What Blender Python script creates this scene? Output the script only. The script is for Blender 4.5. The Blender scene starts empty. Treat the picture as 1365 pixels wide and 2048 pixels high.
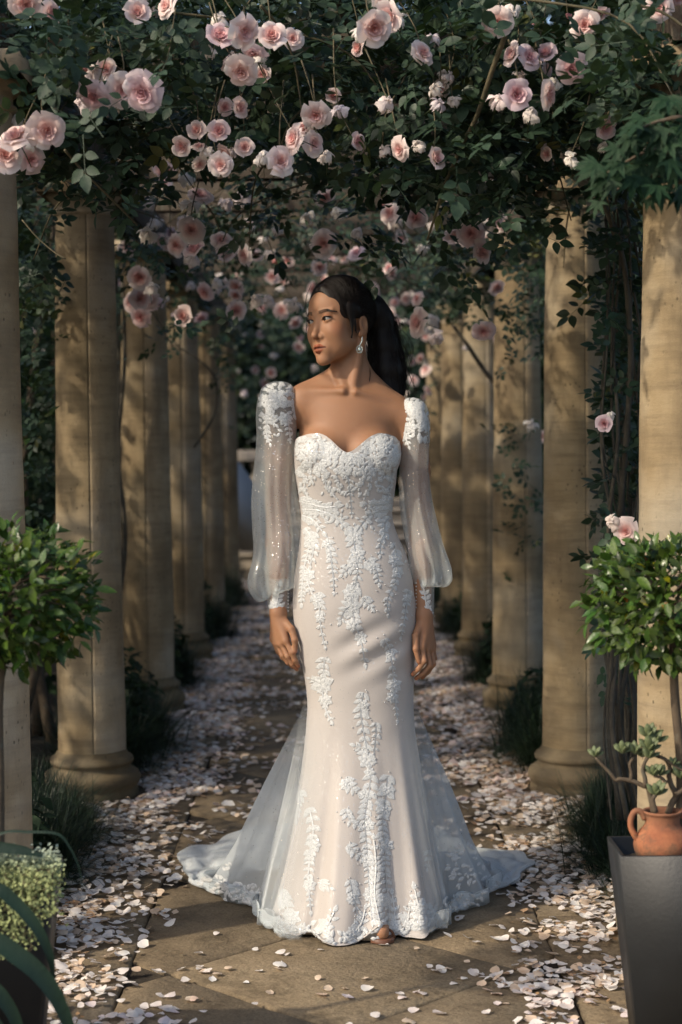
import bpy, math, random, os
import numpy as np
from mathutils import Vector, Matrix, noise as mnoise
from mathutils.bvhtree import BVHTree

R = math.radians
rng = np.random.default_rng(7)
random.seed(7)
sc = bpy.context.scene
COL = sc.collection

# ------------------------------------------------------------------ camera
PW, PH, F = 1365.0, 2048.0, 3400.0
CAM_H = 1.33
PITCH, YAW, ROLL = 141.0/F, 17.5/F, R(0.45)
_f = Vector((math.sin(YAW)*math.cos(PITCH), math.cos(YAW)*math.cos(PITCH), -math.sin(PITCH)))
_r = _f.cross(Vector((0, 0, 1))).normalized()
_u = _r.cross(_f).normalized()
_r2 = _r*math.cos(ROLL) - _u*math.sin(ROLL)
_u2 = _u*math.cos(ROLL) + _r*math.sin(ROLL)
CAM = Vector((0, 0, CAM_H))
cam_d = bpy.data.cameras.new('camera')
cam = bpy.data.objects.new('camera', cam_d); COL.objects.link(cam)
cam.matrix_world = Matrix(((_r2.x, _u2.x, -_f.x, 0), (_r2.y, _u2.y, -_f.y, 0), (_r2.z, _u2.z, -_f.z, CAM_H), (0, 0, 0, 1)))
cam_d.sensor_fit = 'VERTICAL'; cam_d.sensor_height = 36.0; cam_d.lens = F/PH*36.0
cam_d.clip_start = 0.05; cam_d.clip_end = 500
cam_d.dof.use_dof = True; cam_d.dof.focus_distance = 4.55; cam_d.dof.aperture_fstop = 3.2
sc.camera = cam

# ------------------------------------------------------------------ light
SUN_AZ, SUN_EL = R(60), R(36)        # azimuth measured from behind the camera towards the left
SUN_DIR = Vector((-math.sin(SUN_AZ)*math.cos(SUN_EL), -math.cos(SUN_AZ)*math.cos(SUN_EL), math.sin(SUN_EL)))
world = bpy.data.worlds.new('World'); sc.world = world; world.use_nodes = True
wn = world.node_tree
sky = wn.nodes.new('ShaderNodeTexSky'); sky.sky_type = 'NISHITA'; sky.sun_disc = False
sky.sun_elevation = SUN_EL
sky.sun_rotation = math.atan2(SUN_DIR.x, SUN_DIR.y)
sky.air_density = 1.0; sky.dust_density = 3.0; sky.ozone_density = 1.0
wn.links.new(sky.outputs[0], wn.nodes['Background'].inputs[0])
wn.nodes['Background'].inputs[1].default_value = 0.15
sun_d = bpy.data.lights.new('sun', 'SUN'); sun_d.energy = 2.4; sun_d.angle = R(1.2); sun_d.color = (1.0, 0.87, 0.69)
sun = bpy.data.objects.new('sun', sun_d); COL.objects.link(sun)
sun.rotation_euler = (-SUN_DIR).to_track_quat('-Z', 'Y').to_euler()
sc.view_settings.view_transform = 'Standard'; sc.view_settings.look = 'None'
sc.view_settings.exposure = 0.55; sc.view_settings.gamma = 1.0; sc.view_settings.use_curve_mapping = False
sc.cycles.use_denoising = True
sc.cycles.max_bounces = 8; sc.cycles.transparent_max_bounces = 24
sc.cycles.diffuse_bounces = 4; sc.cycles.glossy_bounces = 2; sc.cycles.transmission_bounces = 4
sc.cycles.sample_clamp_indirect = 4.0

# ------------------------------------------------------------------ pixel helpers (a pixel is only a direction)
def ray(px, py):
    return _f + _r2*((px-PW/2)/F) - _u2*((py-PH/2)/F)
def at(px, py, Y):
    d = ray(px, py); return CAM + d*(Y/d.y)
def gnd(px, py, z=0.0):
    d = ray(px, py); return CAM + d*((z-CAM_H)/d.z)
def atn(px, py, Y):
    p = at(px, py, Y); return np.array((p.x, p.y, p.z))
def project(P):
    """world (N,3) -> photo pixels (N,2) + depth"""
    D = np.asarray(P) - np.array(CAM)
    z = D @ np.array(_f); x = D @ np.array(_r2); y = D @ np.array(_u2)
    return PW/2 + F*x/z, PH/2 - F*y/z, z

# ------------------------------------------------------------------ mesh helpers
def new_mesh(name, V, faces, attrs=None, smooth=True, mats=None, midx=None):
    """V (n,3); faces: list of int arrays (m,k); attrs: {name: (n,3|4) colours}"""
    me = bpy.data.meshes.new(name)
    V = np.ascontiguousarray(V, dtype=np.float32)
    faces = [np.asarray(f, dtype=np.int32) for f in faces if len(f)]
    nl = sum(f.size for f in faces); nf = sum(len(f) for f in faces)
    me.vertices.add(len(V)); me.vertices.foreach_set('co', V.ravel())
    me.loops.add(nl); me.loops.foreach_set('vertex_index', np.concatenate([f.ravel() for f in faces]))
    tot = np.concatenate([np.full(len(f), f.shape[1], np.int32) for f in faces])
    st = np.concatenate(([0], np.cumsum(tot)[:-1])).astype(np.int32)
    me.polygons.add(nf); me.polygons.foreach_set('loop_start', st)
    if smooth: me.polygons.foreach_set('use_smooth', np.ones(nf, bool))
    if midx is not None: me.polygons.foreach_set('material_index', np.asarray(midx, np.int32))
    for k, a in (attrs or {}).items():
        a = np.asarray(a, np.float32)
        if a.shape[1] == 3: a = np.concatenate([a, np.ones((len(a), 1), np.float32)], 1)
        at_ = me.color_attributes.new(k, 'FLOAT_COLOR', 'POINT')
        at_.data.foreach_set('color', a.ravel())
    for m in (mats or []): me.materials.append(m)
    me.update(calc_edges=True); me.validate(clean_customdata=False)
    return me
def obj(name, me, parent=None, label=None, cat=None, group=None, kind=None, mat=None):
    o = bpy.data.objects.new(name, me); COL.objects.link(o)
    if mat is not None: me.materials.clear(); me.materials.append(mat)
    if parent is not None: o.parent = parent
    tag(o, label, cat, group, kind)
    return o
def tag(o, label=None, cat=None, group=None, kind=None):
    if label: o['label'] = label
    if cat: o['category'] = cat
    if group: o['group'] = group
    if kind: o['kind'] = kind
    return o
def thing(name, loc, label, cat, group=None):
    o = bpy.data.objects.new(name, None); COL.objects.link(o); o.location = loc
    o.empty_display_size = 0.1
    return tag(o, label, cat, group)
def grid_faces(nu, nv, wrap_u=False):
    """index (i*nv + j), i along u, j along v"""
    iu = np.arange(nu if wrap_u else nu-1); jv = np.arange(nv-1)
    I, J = np.meshgrid(iu, jv, indexing='ij'); I2 = (I+1) % nu
    return np.stack([I*nv+J, I2*nv+J, I2*nv+J+1, I*nv+J+1], -1).reshape(-1, 4)
class Geo:
    def __init__(s): s.V = []; s.F = {}; s.C = []; s.n = 0
    def add(s, V, faces, col=None):
        V = np.asarray(V, float).reshape(-1, 3)
        for f in (faces if isinstance(faces, (list, tuple)) else [faces]):
            f = np.asarray(f); s.F.setdefault(f.shape[1], []).append(f + s.n)
        s.V.append(V); s.n += len(V)
        c = np.array((1., 1., 1.)) if col is None else np.asarray(col, float)
        s.C.append(np.broadcast_to(c, (len(V), 3)) if c.ndim == 1 else c)
        return s
    def mesh(s, name, smooth=True, colattr=True):
        return new_mesh(name, np.concatenate(s.V), [np.concatenate(f) for f in s.F.values()],
                        {'col': np.concatenate(s.C)} if colattr else None, smooth)
    def box(s, lo, hi, bev=0.0, col=None):
        lo = np.array(lo, float); hi = np.array(hi, float); b = bev
        if b <= 0:
            x0, y0, z0 = lo; x1, y1, z1 = hi
            V = [(x0,y0,z0),(x1,y0,z0),(x1,y1,z0),(x0,y1,z0),(x0,y0,z1),(x1,y0,z1),(x1,y1,z1),(x0,y1,z1)]
            Fq = [(0,3,2,1),(4,5,6,7),(0,1,5,4),(1,2,6,5),(2,3,7,6),(3,0,4,7)]
            return s.add(V, np.array(Fq), col)
        return s.prism([(lo[0], lo[1]), (hi[0], lo[1]), (hi[0], hi[1]), (lo[0], hi[1])], lo[2], hi[2], b, col)
    def prism(s, poly, z0, z1, bev=0.0, col=None):
        """vertical prism with chamfered top edge"""
        P = np.array(poly, float); n = len(P); c = P.mean(0)
        if bev > 0:
            d = P - c; L = np.linalg.norm(d, axis=1, keepdims=True); Pi = c + d*(1-bev*1.3/L)
            V = [(x, y, z0) for x, y in P] + [(x, y, z1-bev) for x, y in P] + [(x, y, z1) for x, y in Pi]
            k = 3
        else:
            V = [(x, y, z0) for x, y in P] + [(x, y, z1) for x, y in P]; k = 2
        Fq = [(r*n+i, r*n+(i+1) % n, (r+1)*n+(i+1) % n, (r+1)*n+i) for r in range(k-1) for i in range(n)]
        s.add(V, [np.array(Fq), np.array([[(k-1)*n+i for i in range(n)]])], col)
        return s
    def lathe(s, prof, seg=32, c=(0, 0, 0), col=None, a0=0.0):
        prof = np.array(prof, float); a = np.linspace(0, 2*np.pi, seg, endpoint=False)+a0
        V = np.stack([np.outer(np.cos(a), prof[:, 0]), np.outer(np.sin(a), prof[:, 0]), np.broadcast_to(prof[:, 1], (seg, len(prof)))], -1).reshape(-1, 3)+np.array(c)
        return s.add(V, grid_faces(seg, len(prof), True), col)
    def tube(s, pts, rad, seg=6, col=None, sub=0, cap=True):
        P = np.array([tuple(p) for p in pts], float); rr = np.broadcast_to(np.asarray(rad, float), (len(P),)).copy()
        if sub: P, rr = catmull(P, sub, rr)
        T = np.gradient(P, axis=0); T /= np.linalg.norm(T, axis=1, keepdims=True)+1e-9
        ref = np.array((0, 0, 1.)) if abs(T[0][2]) < .9 else np.array((1., 0, 0))
        n = np.cross(T[0], ref); n /= np.linalg.norm(n); N = [n]
        for i in range(1, len(P)):
            n = N[-1]-T[i]*np.dot(N[-1], T[i]); n /= np.linalg.norm(n)+1e-9; N.append(n)
        N = np.array(N); B = np.cross(T, N); a = np.linspace(0, 2*np.pi, seg, endpoint=False)
        V = P[None]+rr[None, :, None]*(np.cos(a)[:, None, None]*N[None]+np.sin(a)[:, None, None]*B[None])
        m = len(P); fl = [grid_faces(seg, m, True)]
        if cap:
            fl += [np.array([[i*m for i in range(seg)][::-1]]), np.array([[i*m+m-1 for i in range(seg)]])]
            if seg == 4: fl = [np.concatenate(fl)]
        return s.add(V.reshape(-1, 3), fl, col)
def catmull(P, sub, rad=None):
    P = np.asarray(P, float); Q = np.concatenate([[2*P[0]-P[1]], P, [2*P[-1]-P[-2]]]); out = []; ro = []
    for i in range(len(P)-1):
        p0, p1, p2, p3 = Q[i:i+4]
        for k in range(sub):
            t = k/sub
            out.append(.5*((2*p1)+(-p0+p2)*t+(2*p0-5*p1+4*p2-p3)*t*t+(-p0+3*p1-3*p2+p3)*t**3))
            if rad is not None: ro.append(rad[i]*(1-t)+rad[i+1]*t)
    out.append(P[-1])
    if rad is not None: ro.append(rad[-1]); return np.array(out), np.array(ro)
    return np.array(out)
def frames(nrm, roll):
    """rotation matrices (N,3,3) whose columns are side, along, normal; along lies across nrm turned by roll"""
    n = nrm/np.linalg.norm(nrm, axis=1, keepdims=True)
    ref = np.where(np.abs(n[:, 2:3]) > .9, np.array([[1., 0, 0]]), np.array([[0, 0, 1.]]))
    a = np.cross(n, ref); a /= np.linalg.norm(a, axis=1, keepdims=True); b = np.cross(n, a)
    c, s_ = np.cos(roll)[:, None], np.sin(roll)[:, None]
    y = a*c+b*s_; x = np.cross(y, n)
    return np.stack([x, y, n], -1)
def frames_dir(along, nrm):
    y = along/np.linalg.norm(along, axis=1, keepdims=True)
    x = np.cross(y, nrm); x /= np.linalg.norm(x, axis=1, keepdims=True)+1e-9
    return np.stack([x, y, np.cross(x, y)], -1)
def scatter(tV, tF, Rm, pos, scale, col=None, tcol=None):
    """many copies of a template as one vertex/face set"""
    N = len(pos); n = len(tV)
    V = np.einsum('nij,kj->nki', Rm*np.asarray(scale).reshape(-1, 1, 1), tV)+pos[:, None]
    Fs = (np.arange(N)[:, None, None]*n+np.asarray(tF)[None]).reshape(-1, np.asarray(tF).shape[1])
    C = np.ones((N, n, 3)) if col is None else np.repeat(col[:, None], n, 1)
    if tcol is not None: C = C*tcol[None]
    return V.reshape(-1, 3), Fs, C.reshape(-1, 3)

# ------------------------------------------------------------------ material helpers
class Mat:
    def __init__(s, name):
        s.m = bpy.data.materials.new(name); s.m.use_nodes = True; s.nt = s.m.node_tree
        s.nt.nodes.clear(); s.out = s.n('ShaderNodeOutputMaterial')
    def n(s, t, ins=None, **kw):
        nd = s.nt.nodes.new(t)
        for k, v in kw.items(): setattr(nd, k, v)
        for k, v in (ins or {}).items():
            i = nd.inputs[k]
            if hasattr(v, 'is_output') or isinstance(v, bpy.types.NodeSocket): s.nt.links.new(v, i)
            else: i.default_value = v
        return nd
    def coord(s, kind='Object', scale=(1, 1, 1), rnd=False):
        t = s.n('ShaderNodeTexCoord').outputs[kind]
        if rnd:
            oi = s.n('ShaderNodeObjectInfo').outputs['Random']
            k = s.n('ShaderNodeMath', {0: oi, 1: 37.0}, operation='MULTIPLY').outputs[0]
            t = s.n('ShaderNodeVectorMath', {0: t, 1: k}, operation='ADD').outputs[0]
        return s.n('ShaderNodeMapping', {'Vector': t, 'Scale': scale}).outputs[0]
    def noise(s, vec, scale, detail=4, rough=.55, dist=0):
        return s.n('ShaderNodeTexNoise', {'Vector': vec, 'Scale': scale, 'Detail': detail, 'Roughness': rough, 'Distortion': dist}).outputs['Fac']
    def ramp(s, fac, stops):
        r = s.n('ShaderNodeValToRGB', {'Fac': fac}); e = r.color_ramp.elements
        while len(e) > 2: e.remove(e[-1])
        for i, (p, c) in enumerate(stops):
            x = e[i] if i < 2 else e.new(p)
            x.position = p; x.color = (*c, 1) if len(c) == 3 else c
        return r.outputs['Color']
    def fac(s, f, a, b):
        return s.n('ShaderNodeMapRange', {'Value': f, 'From Min': a, 'From Max': b}).outputs[0]
    def mix(s, f, a, b, mode='MIX'):
        x = s.n('ShaderNodeMix', data_type='RGBA', blend_type=mode)
        for k, v in ((0, f), (6, a), (7, b)):
            if isinstance(v, bpy.types.NodeSocket): s.nt.links.new(v, x.inputs[k])
            else: x.inputs[k].default_value = v if k == 0 else ((*v, 1) if len(v) == 3 else v)
        return x.outputs[2]
    def attr(s, name='col'):
        return s.n('ShaderNodeAttribute', attribute_name=name).outputs['Color']
    def rnd(s): return s.n('ShaderNodeObjectInfo').outputs['Random']
    def math(s, op, a, b=0.0):
        return s.n('ShaderNodeMath', {0: a, 1: b}, operation=op).outputs[0]
    def bump(s, h, strength=.3, dist=.01, normal=None):
        d = {'Height': h, 'Strength': strength, 'Distance': dist}
        if normal is not None: d['Normal'] = normal
        return s.n('ShaderNodeBump', d).outputs[0]
    def bsdf(s, **kw):
        ins = {k.replace('_', ' '): v for k, v in kw.items()}
        for k, v in list(ins.items()):
            if isinstance(v, tuple) and len(v) == 3 and 'Color' in k: ins[k] = (*v, 1)
        return s.n('ShaderNodeBsdfPrincipled', ins).outputs[0]
    def end(s, sh): s.nt.links.new(sh, s.out.inputs['Surface']); return s.m
    def mixsh(s, f, a, b):
        return s.n('ShaderNodeMixShader', {0: f, 1: a, 2: b}).outputs[0]

def leaf_mat(name, c0, c1, rough=.42, trans=.25, use_attr=True, tcol=None, spec=.4):
    m = Mat(name); v = m.coord('Object')
    base = m.ramp(m.noise(v, 6.0, 2), [(.3, c0), (.7, c1)])
    base = m.mix(1.0, base, m.attr(), 'MULTIPLY') if use_attr else m.mix(m.rnd(), base, c1)
    vein = m.noise(v, 90.0, 2)
    p = m.bsdf(Base_Color=base, Roughness=rough, Specular_IOR_Level=spec, Normal=m.bump(vein, .25, .004))
    t = m.n('ShaderNodeBsdfTranslucent', {'Color': m.mix(1.0, base, tcol or (1.3, 1.5, .6), 'MULTIPLY')}).outputs[0]
    return m.end(m.mixsh(trans, p, t))

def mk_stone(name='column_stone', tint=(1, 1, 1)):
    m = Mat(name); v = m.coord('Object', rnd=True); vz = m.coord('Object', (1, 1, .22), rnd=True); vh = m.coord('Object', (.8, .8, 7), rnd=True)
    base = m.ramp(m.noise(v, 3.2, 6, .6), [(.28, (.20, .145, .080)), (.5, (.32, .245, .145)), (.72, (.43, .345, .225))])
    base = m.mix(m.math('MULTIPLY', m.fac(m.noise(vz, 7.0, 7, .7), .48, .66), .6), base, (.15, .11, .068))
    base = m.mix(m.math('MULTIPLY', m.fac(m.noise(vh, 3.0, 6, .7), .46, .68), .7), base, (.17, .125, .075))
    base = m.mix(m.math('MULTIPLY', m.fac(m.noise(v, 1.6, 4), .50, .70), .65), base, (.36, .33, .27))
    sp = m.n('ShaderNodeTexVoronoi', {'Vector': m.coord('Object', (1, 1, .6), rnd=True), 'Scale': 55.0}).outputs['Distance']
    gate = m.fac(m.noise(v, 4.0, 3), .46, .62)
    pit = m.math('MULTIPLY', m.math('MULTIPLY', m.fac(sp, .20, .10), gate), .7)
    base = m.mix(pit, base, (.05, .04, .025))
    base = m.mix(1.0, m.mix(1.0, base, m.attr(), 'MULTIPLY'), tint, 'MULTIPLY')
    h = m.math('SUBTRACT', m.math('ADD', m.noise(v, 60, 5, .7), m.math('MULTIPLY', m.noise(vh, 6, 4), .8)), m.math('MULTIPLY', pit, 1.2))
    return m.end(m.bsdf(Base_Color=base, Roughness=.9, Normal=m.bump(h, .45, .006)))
def mk_paving():
    m = Mat('paving_stone'); v = m.coord('Object'); vr = m.coord('Object', (1, 1, 1), rnd=True)
    base = m.ramp(m.noise(vr, 2.2, 6, .62), [(.25, (.105, .082, .056)), (.5, (.185, .148, .102)), (.75, (.26, .215, .155))])
    base = m.mix(m.math('MULTIPLY', m.fac(m.noise(v, 9, 5, .7), .5, .7), .6), base, (.06, .045, .03))
    base = m.mix(m.math('MULTIPLY', m.fac(m.noise(v, 28, 3, .7), .60, .72), .5), base, (.25, .22, .16))
    base = m.mix(1.0, base, m.ramp(m.noise(v, 130, 6, .75), [(.3, (.55, .54, .52)), (.5, (1, 1, 1)), (.72, (1.4, 1.38, 1.32))]), 'MULTIPLY')
    base = m.mix(m.math('MULTIPLY', m.fac(m.noise(v, 4.5, 6, .7, .6), .54, .66), .55), base, (.055, .045, .03))
    rv = m.rnd(); base = m.mix(1.0, base, m.ramp(rv, [(0, (.86, .85, .83)), (1, (1.15, 1.1, 1.0))]), 'MULTIPLY')
    h = m.math('ADD', m.noise(v, 35, 6, .7), m.math('MULTIPLY', m.noise(vr, 6, 4), 1.2))
    return m.end(m.bsdf(Base_Color=base, Roughness=.9, Specular_IOR_Level=.25, Normal=m.bump(h, .7, .012)))
def mk_soil():
    m = Mat('soil'); v = m.coord('Object')
    base = m.ramp(m.noise(v, 8, 6, .7), [(.3, (.012, .009, .006)), (.7, (.05, .038, .024))])
    return m.end(m.bsdf(Base_Color=base, Roughness=.95, Normal=m.bump(m.noise(v, 40, 6, .7), .8, .02)))
def mk_wood(name, c0, c1, sc_=(1, 1, 1)):
    m = Mat(name); v = m.coord('Object', sc_)
    base = m.ramp(m.noise(v, 9, 6, .65, .4), [(.3, c0), (.7, c1)])
    base = m.mix(m.math('MULTIPLY', m.fac(m.noise(v, 30, 4), .55, .7), .5), base, (.11, .115, .09))
    return m.end(m.bsdf(Base_Color=base, Roughness=.85, Normal=m.bump(m.noise(v, 45, 5, .7), .6, .006)))
def petal_mat(name):
    m = Mat(name); v = m.coord('Object')
    tint = m.ramp(m.rnd(), [(0, (1.0, 1.0, 1.0)), (.3, (1.0, .93, .90)), (.6, (.97, .97, .95)), (.8, (1.0, .90, .90)), (1, (.93, .88, .96))])
    base = m.mix(1.0, m.attr(), tint, 'MULTIPLY')
    base = m.mix(m.math('MULTIPLY', m.fac(m.noise(v, 120, 3), .55, .8), .14), base, (.62, .45, .33))
    p = m.bsdf(Base_Color=base, Roughness=.6, Normal=m.bump(m.noise(v, 160, 3), .3, .003))
    t = m.n('ShaderNodeBsdfTranslucent', {'Color': base}).outputs[0]
    return m.end(m.mixsh(.32, p, t))
def plain(name, c, rough=.7, bump=0., scale=40, var=.25, **kw):
    m = Mat(name); v = m.coord('Object')
    f = m.noise(v, scale*.25, 5, .6)
    base = m.mix(f, tuple(x*(1-var) for x in c), tuple(min(1, x*(1+var)) for x in c))
    if bump: kw['Normal'] = m.bump(m.noise(v, scale, 5, .65), bump, .006)
    return m.end(m.bsdf(Base_Color=base, Roughness=rough, **kw))

MT = dict(
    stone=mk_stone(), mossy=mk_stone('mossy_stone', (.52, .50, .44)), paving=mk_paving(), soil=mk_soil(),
    beam=mk_wood('beam_wood', (.028, .02, .013), (.075, .055, .036), (1, .12, 1)),
    cane=mk_wood('rose_cane', (.055, .05, .022), (.13, .105, .06)),
    oldcane=mk_wood('old_rose_cane', (.03, .026, .018), (.10, .085, .062)),
    bark=mk_wood('bark', (.05, .035, .022), (.13, .095, .06)),
    rleaf=leaf_mat('rose_leaf', (.022, .042, .026), (.045, .075, .042), .42, .16, spec=.26),
    hedge=leaf_mat('hedge_leaf', (.012, .024, .012), (.026, .045, .022), .62, .15, spec=.12),
    tleaf=leaf_mat('topiary_leaf', (.030, .062, .014), (.064, .108, .022), .27, .2),
    mleaf=leaf_mat('maple_leaf', (.012, .034, .015), (.024, .058, .024), .55, .2, spec=.2),
    grass=leaf_mat('grass_blade', (.012, .026, .016), (.03, .05, .028), .42, .12),
    strap=leaf_mat('strap_leaf', (.008, .02, .012), (.018, .038, .022), .42, .05, spec=.3),
    jade=leaf_mat('jade_leaf', (.085, .115, .05), (.16, .185, .09), .36, .08),
    trail=leaf_mat('trailing_leaf', (.17, .215, .165), (.33, .385, .32), .7, .15, tcol=(1, 1, 1), spec=.15),
    petal=petal_mat('rose_petal'),
    terra=plain('terracotta', (.42, .145, .062), .85, .35, 60, .3),
    metal=plain('planter_metal', (.012, .0135, .015), .5, .12, 90, .25),
)
# =================================================================== SETTING
# ---- ground
g = Geo(); g.add([(-60, -20, -.03), (60, -20, -.03), (60, 90, -.03), (-60, 90, -.03)], np.array([[0, 1, 2, 3]]))
obj('ground', g.mesh('ground'), mat=MT['soil'], kind='structure', label='dark garden soil under the beds beside the paved path')

# ---- path: mortar sheet with single flags laid on it
PX0, PX1, PY0, PY1 = -.90, .90, 2.2, 24.0
BL, BR = -.525, .565
g = Geo(); g.box((PX0-.02, PY0, -.028), (PX1+.02, PY1, -.012))
path = obj('path', g.mesh('path'), mat=MT['soil'], kind='structure', label='paved garden path strewn with fallen rose petals')
def clip_poly(poly, a, b, c):
    """keep a*x+b*y<=c"""
    out = []
    for i in range(len(poly)):
        p, q = poly[i-1], poly[i]; dp, dq = a*p[0]+b*p[1]-c, a*q[0]+b*q[1]-c
        if (dp <= 0) != (dq <= 0):
            t = dp/(dp-dq); out.append((p[0]+(q[0]-p[0])*t, p[1]+(q[1]-p[1])*t))
        if dq <= 0: out.append(q)
    return out
def flag(poly, gap=.0035):
    P = np.array(poly); c = P.mean(0)
    area = .5*abs(sum(P[i-1][0]*P[i][1]-P[i][0]*P[i-1][1] for i in range(len(P))))
    if area < .012: return
    d = P-c; P = c+d*(1-gap*1.4/np.linalg.norm(d, axis=1, keepdims=True))
    # ragged edge: split edges and jitter
    Q = []
    for i in range(len(P)):
        p, q = P[i], P[(i+1) % len(P)]; k = max(1, int(np.linalg.norm(q-p)/.12))
        for j in range(k):
            x = p+(q-p)*j/k
            Q.append(x+(rng.normal(0, .0022, 2) if j else rng.normal(0, .003, 2)))
    Q = np.array(Q); top = rng.uniform(-.0025, .003); tilt = rng.normal(0, .004, 2)
    gg = Geo(); gg.prism(Q, -.02, 0, .006)
    me = gg.mesh('paving_stone', smooth=False)
    co = np.empty(len(me.vertices)*3, np.float32); me.vertices.foreach_get('co', co); co = co.reshape(-1, 3)
    up = co[:, 2] > -.015; co[up, 2] += top+((co[up, :2]-c)@tilt)
    me.vertices.foreach_set('co', co.ravel())
    obj('paving_stone', me, path, mat=MT['paving'])
s_ = .88
for i in range(-3, 30):
    for j in range(-3, 4):
        cy = 2.46+i*s_/2; cx = .02+j*s_+(s_/2 if i % 2 else 0)
        h = s_/2
        po = [(cx-h, cy), (cx, cy-h), (cx+h, cy), (cx, cy+h)]
        for a, b, c_ in ((-1, 0, -BL), (1, 0, BR), (0, -1, -PY0), (0, 1, 15.0)):
            po = clip_poly(po, a, b, c_)
            if len(po) < 3: break
        if len(po) >= 3: flag(po)
for x0, x1 in ((PX0, BL), (BR, PX1)):
    y = PY0
    while y < 15:
        L = rng.uniform(.5, .85); flag([(x0, y), (x1, y), (x1, min(15, y+L)), (x0, min(15, y+L))]); y += L
y = 15.0
while y < PY1:
    x = PX0
    while x < PX1-.05:
        w = min(rng.uniform(.4, .7), PX1-x); flag([(x, y), (x+w, y), (x+w, y+.6), (x, y+.6)]); x += w
    y += .6

# ---- columns
COL_Y = [4.40+2.0*i for i in range(6)]
CX = .918
def shaft_mesh(seed, seam):
    r_ = np.random.default_rng(seed)
    a = list(np.linspace(0, 2*np.pi, 44, endpoint=False))
    for k in (0, np.pi):
        a += [seam+k-.016, seam+k-.005, seam+k+.005, seam+k+.016]
    a = np.array(sorted(x % (2*np.pi) for x in a))
    z = np.linspace(.185, 2.20, 42); t = (z-.185)/(2.015)
    r = .127-.019*t**1.5
    ph = r_.uniform(0, 6, 8)
    A, Z = np.meshgrid(a, z, indexing='ij'); Rr = np.broadcast_to(r, A.shape).copy()
    Rr += .0012*np.sin(3*A+ph[0]+Z*4)+.001*np.sin(5*A+ph[1]-Z*7)+r_.normal(0, .0004, A.shape)
    d = np.abs((A-seam+np.pi/2) % np.pi-np.pi/2)
    wob = .0022*(.5+.5*np.sin(Z*9+ph[2])*np.sin(Z*23+ph[3]))
    Rr -= np.where(d < .008, wob+.0015, 0)
    V = np.stack([Rr*np.cos(A), Rr*np.sin(A), Z], -1).reshape(-1, 3)
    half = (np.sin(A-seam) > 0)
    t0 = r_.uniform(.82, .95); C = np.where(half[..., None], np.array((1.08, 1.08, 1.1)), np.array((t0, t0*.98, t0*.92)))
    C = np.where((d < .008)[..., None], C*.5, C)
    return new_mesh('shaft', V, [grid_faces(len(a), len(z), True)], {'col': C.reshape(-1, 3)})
gb = Geo().lathe([(.0, .0), (.172, .0), (.174, .004), (.174, .038), (.170, .043), (.172, .05), (.181, .066), (.183, .082), (.176, .10), (.163, .109), (.152, .114), (.146, .124), (.147, .134), (.156, .139), (.158, .148), (.154, .158), (.142, .163), (.138, .170), (.1275, .187)], 48)
base_me = gb.mesh('base')
gc = Geo().lathe([(.1065, 2.185), (.116, 2.19), (.119, 2.197), (.116, 2.205), (.1075, 2.209), (.1075, 2.232), (.118, 2.236), (.130, 2.252), (.142, 2.262), (.1, 2.262)], 44)
cap_me = gc.mesh('capital')
ga = Geo().box((-.155, -.155, 2.2615), (.155, .155, 2.32), .006); abac_me = ga.mesh('abacus', smooth=False)
ords = ['first', 'second', 'third', 'fourth', 'fifth', 'sixth']
for side in (-1, 1):
    who = 'jug side' if side > 0 else 'white trailing plant side'
    for i, y in enumerate(COL_Y):
        look = ['pale lit', 'golden speckled', 'shaded', 'weathered', 'slim-looking', 'farthest'][i] if side > 0 else ['pale smooth', 'cracked seam', 'dark stained', 'blotchy', 'mossy', 'farthest'][i]
        t = thing('stone_column', (side*CX, y, -.012), f'{look} round sandstone column, {ords[i]} along the path on the {who}', 'column', 'columns carrying the pergola')
        toward = math.atan2(-y, -side*CX)
        seam = toward + {-1: .05, 1: .30}[side] + rng.uniform(-.08, .08)
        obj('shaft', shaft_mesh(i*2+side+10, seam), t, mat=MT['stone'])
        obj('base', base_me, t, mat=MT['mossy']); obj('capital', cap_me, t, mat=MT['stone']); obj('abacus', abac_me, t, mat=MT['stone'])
# ---- beams
RORD = ['first', 'second', 'third', 'fourth', 'fifth', 'sixth', 'seventh', 'eighth', 'ninth', 'tenth', 'eleventh']
for side in (-1, 1):
    g = Geo().box((side*CX-.07, 4.22, 2.309), (side*CX+.07, 15.2, 2.46), .008)
    obj('pergola_beam', g.mesh('beam', False), mat=MT['beam'], label='long dark timber beam lying along the column tops on the ' + ('jug side' if side > 0 else 'white trailing plant side'), cat='beam')
for i, y in enumerate(np.arange(5.40, 15, 1.0)):
    g = Geo().box((-1.35, y-.05, 2.462), (1.35, y+.05, 2.60), .008)
    obj('pergola_rafter', g.mesh('rafter', False), mat=MT['beam'], label=f'dark timber rafter crossing above the path under the roses, {RORD[i]} from the jug end', cat='rafter', group='rafters of the pergola')

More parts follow.
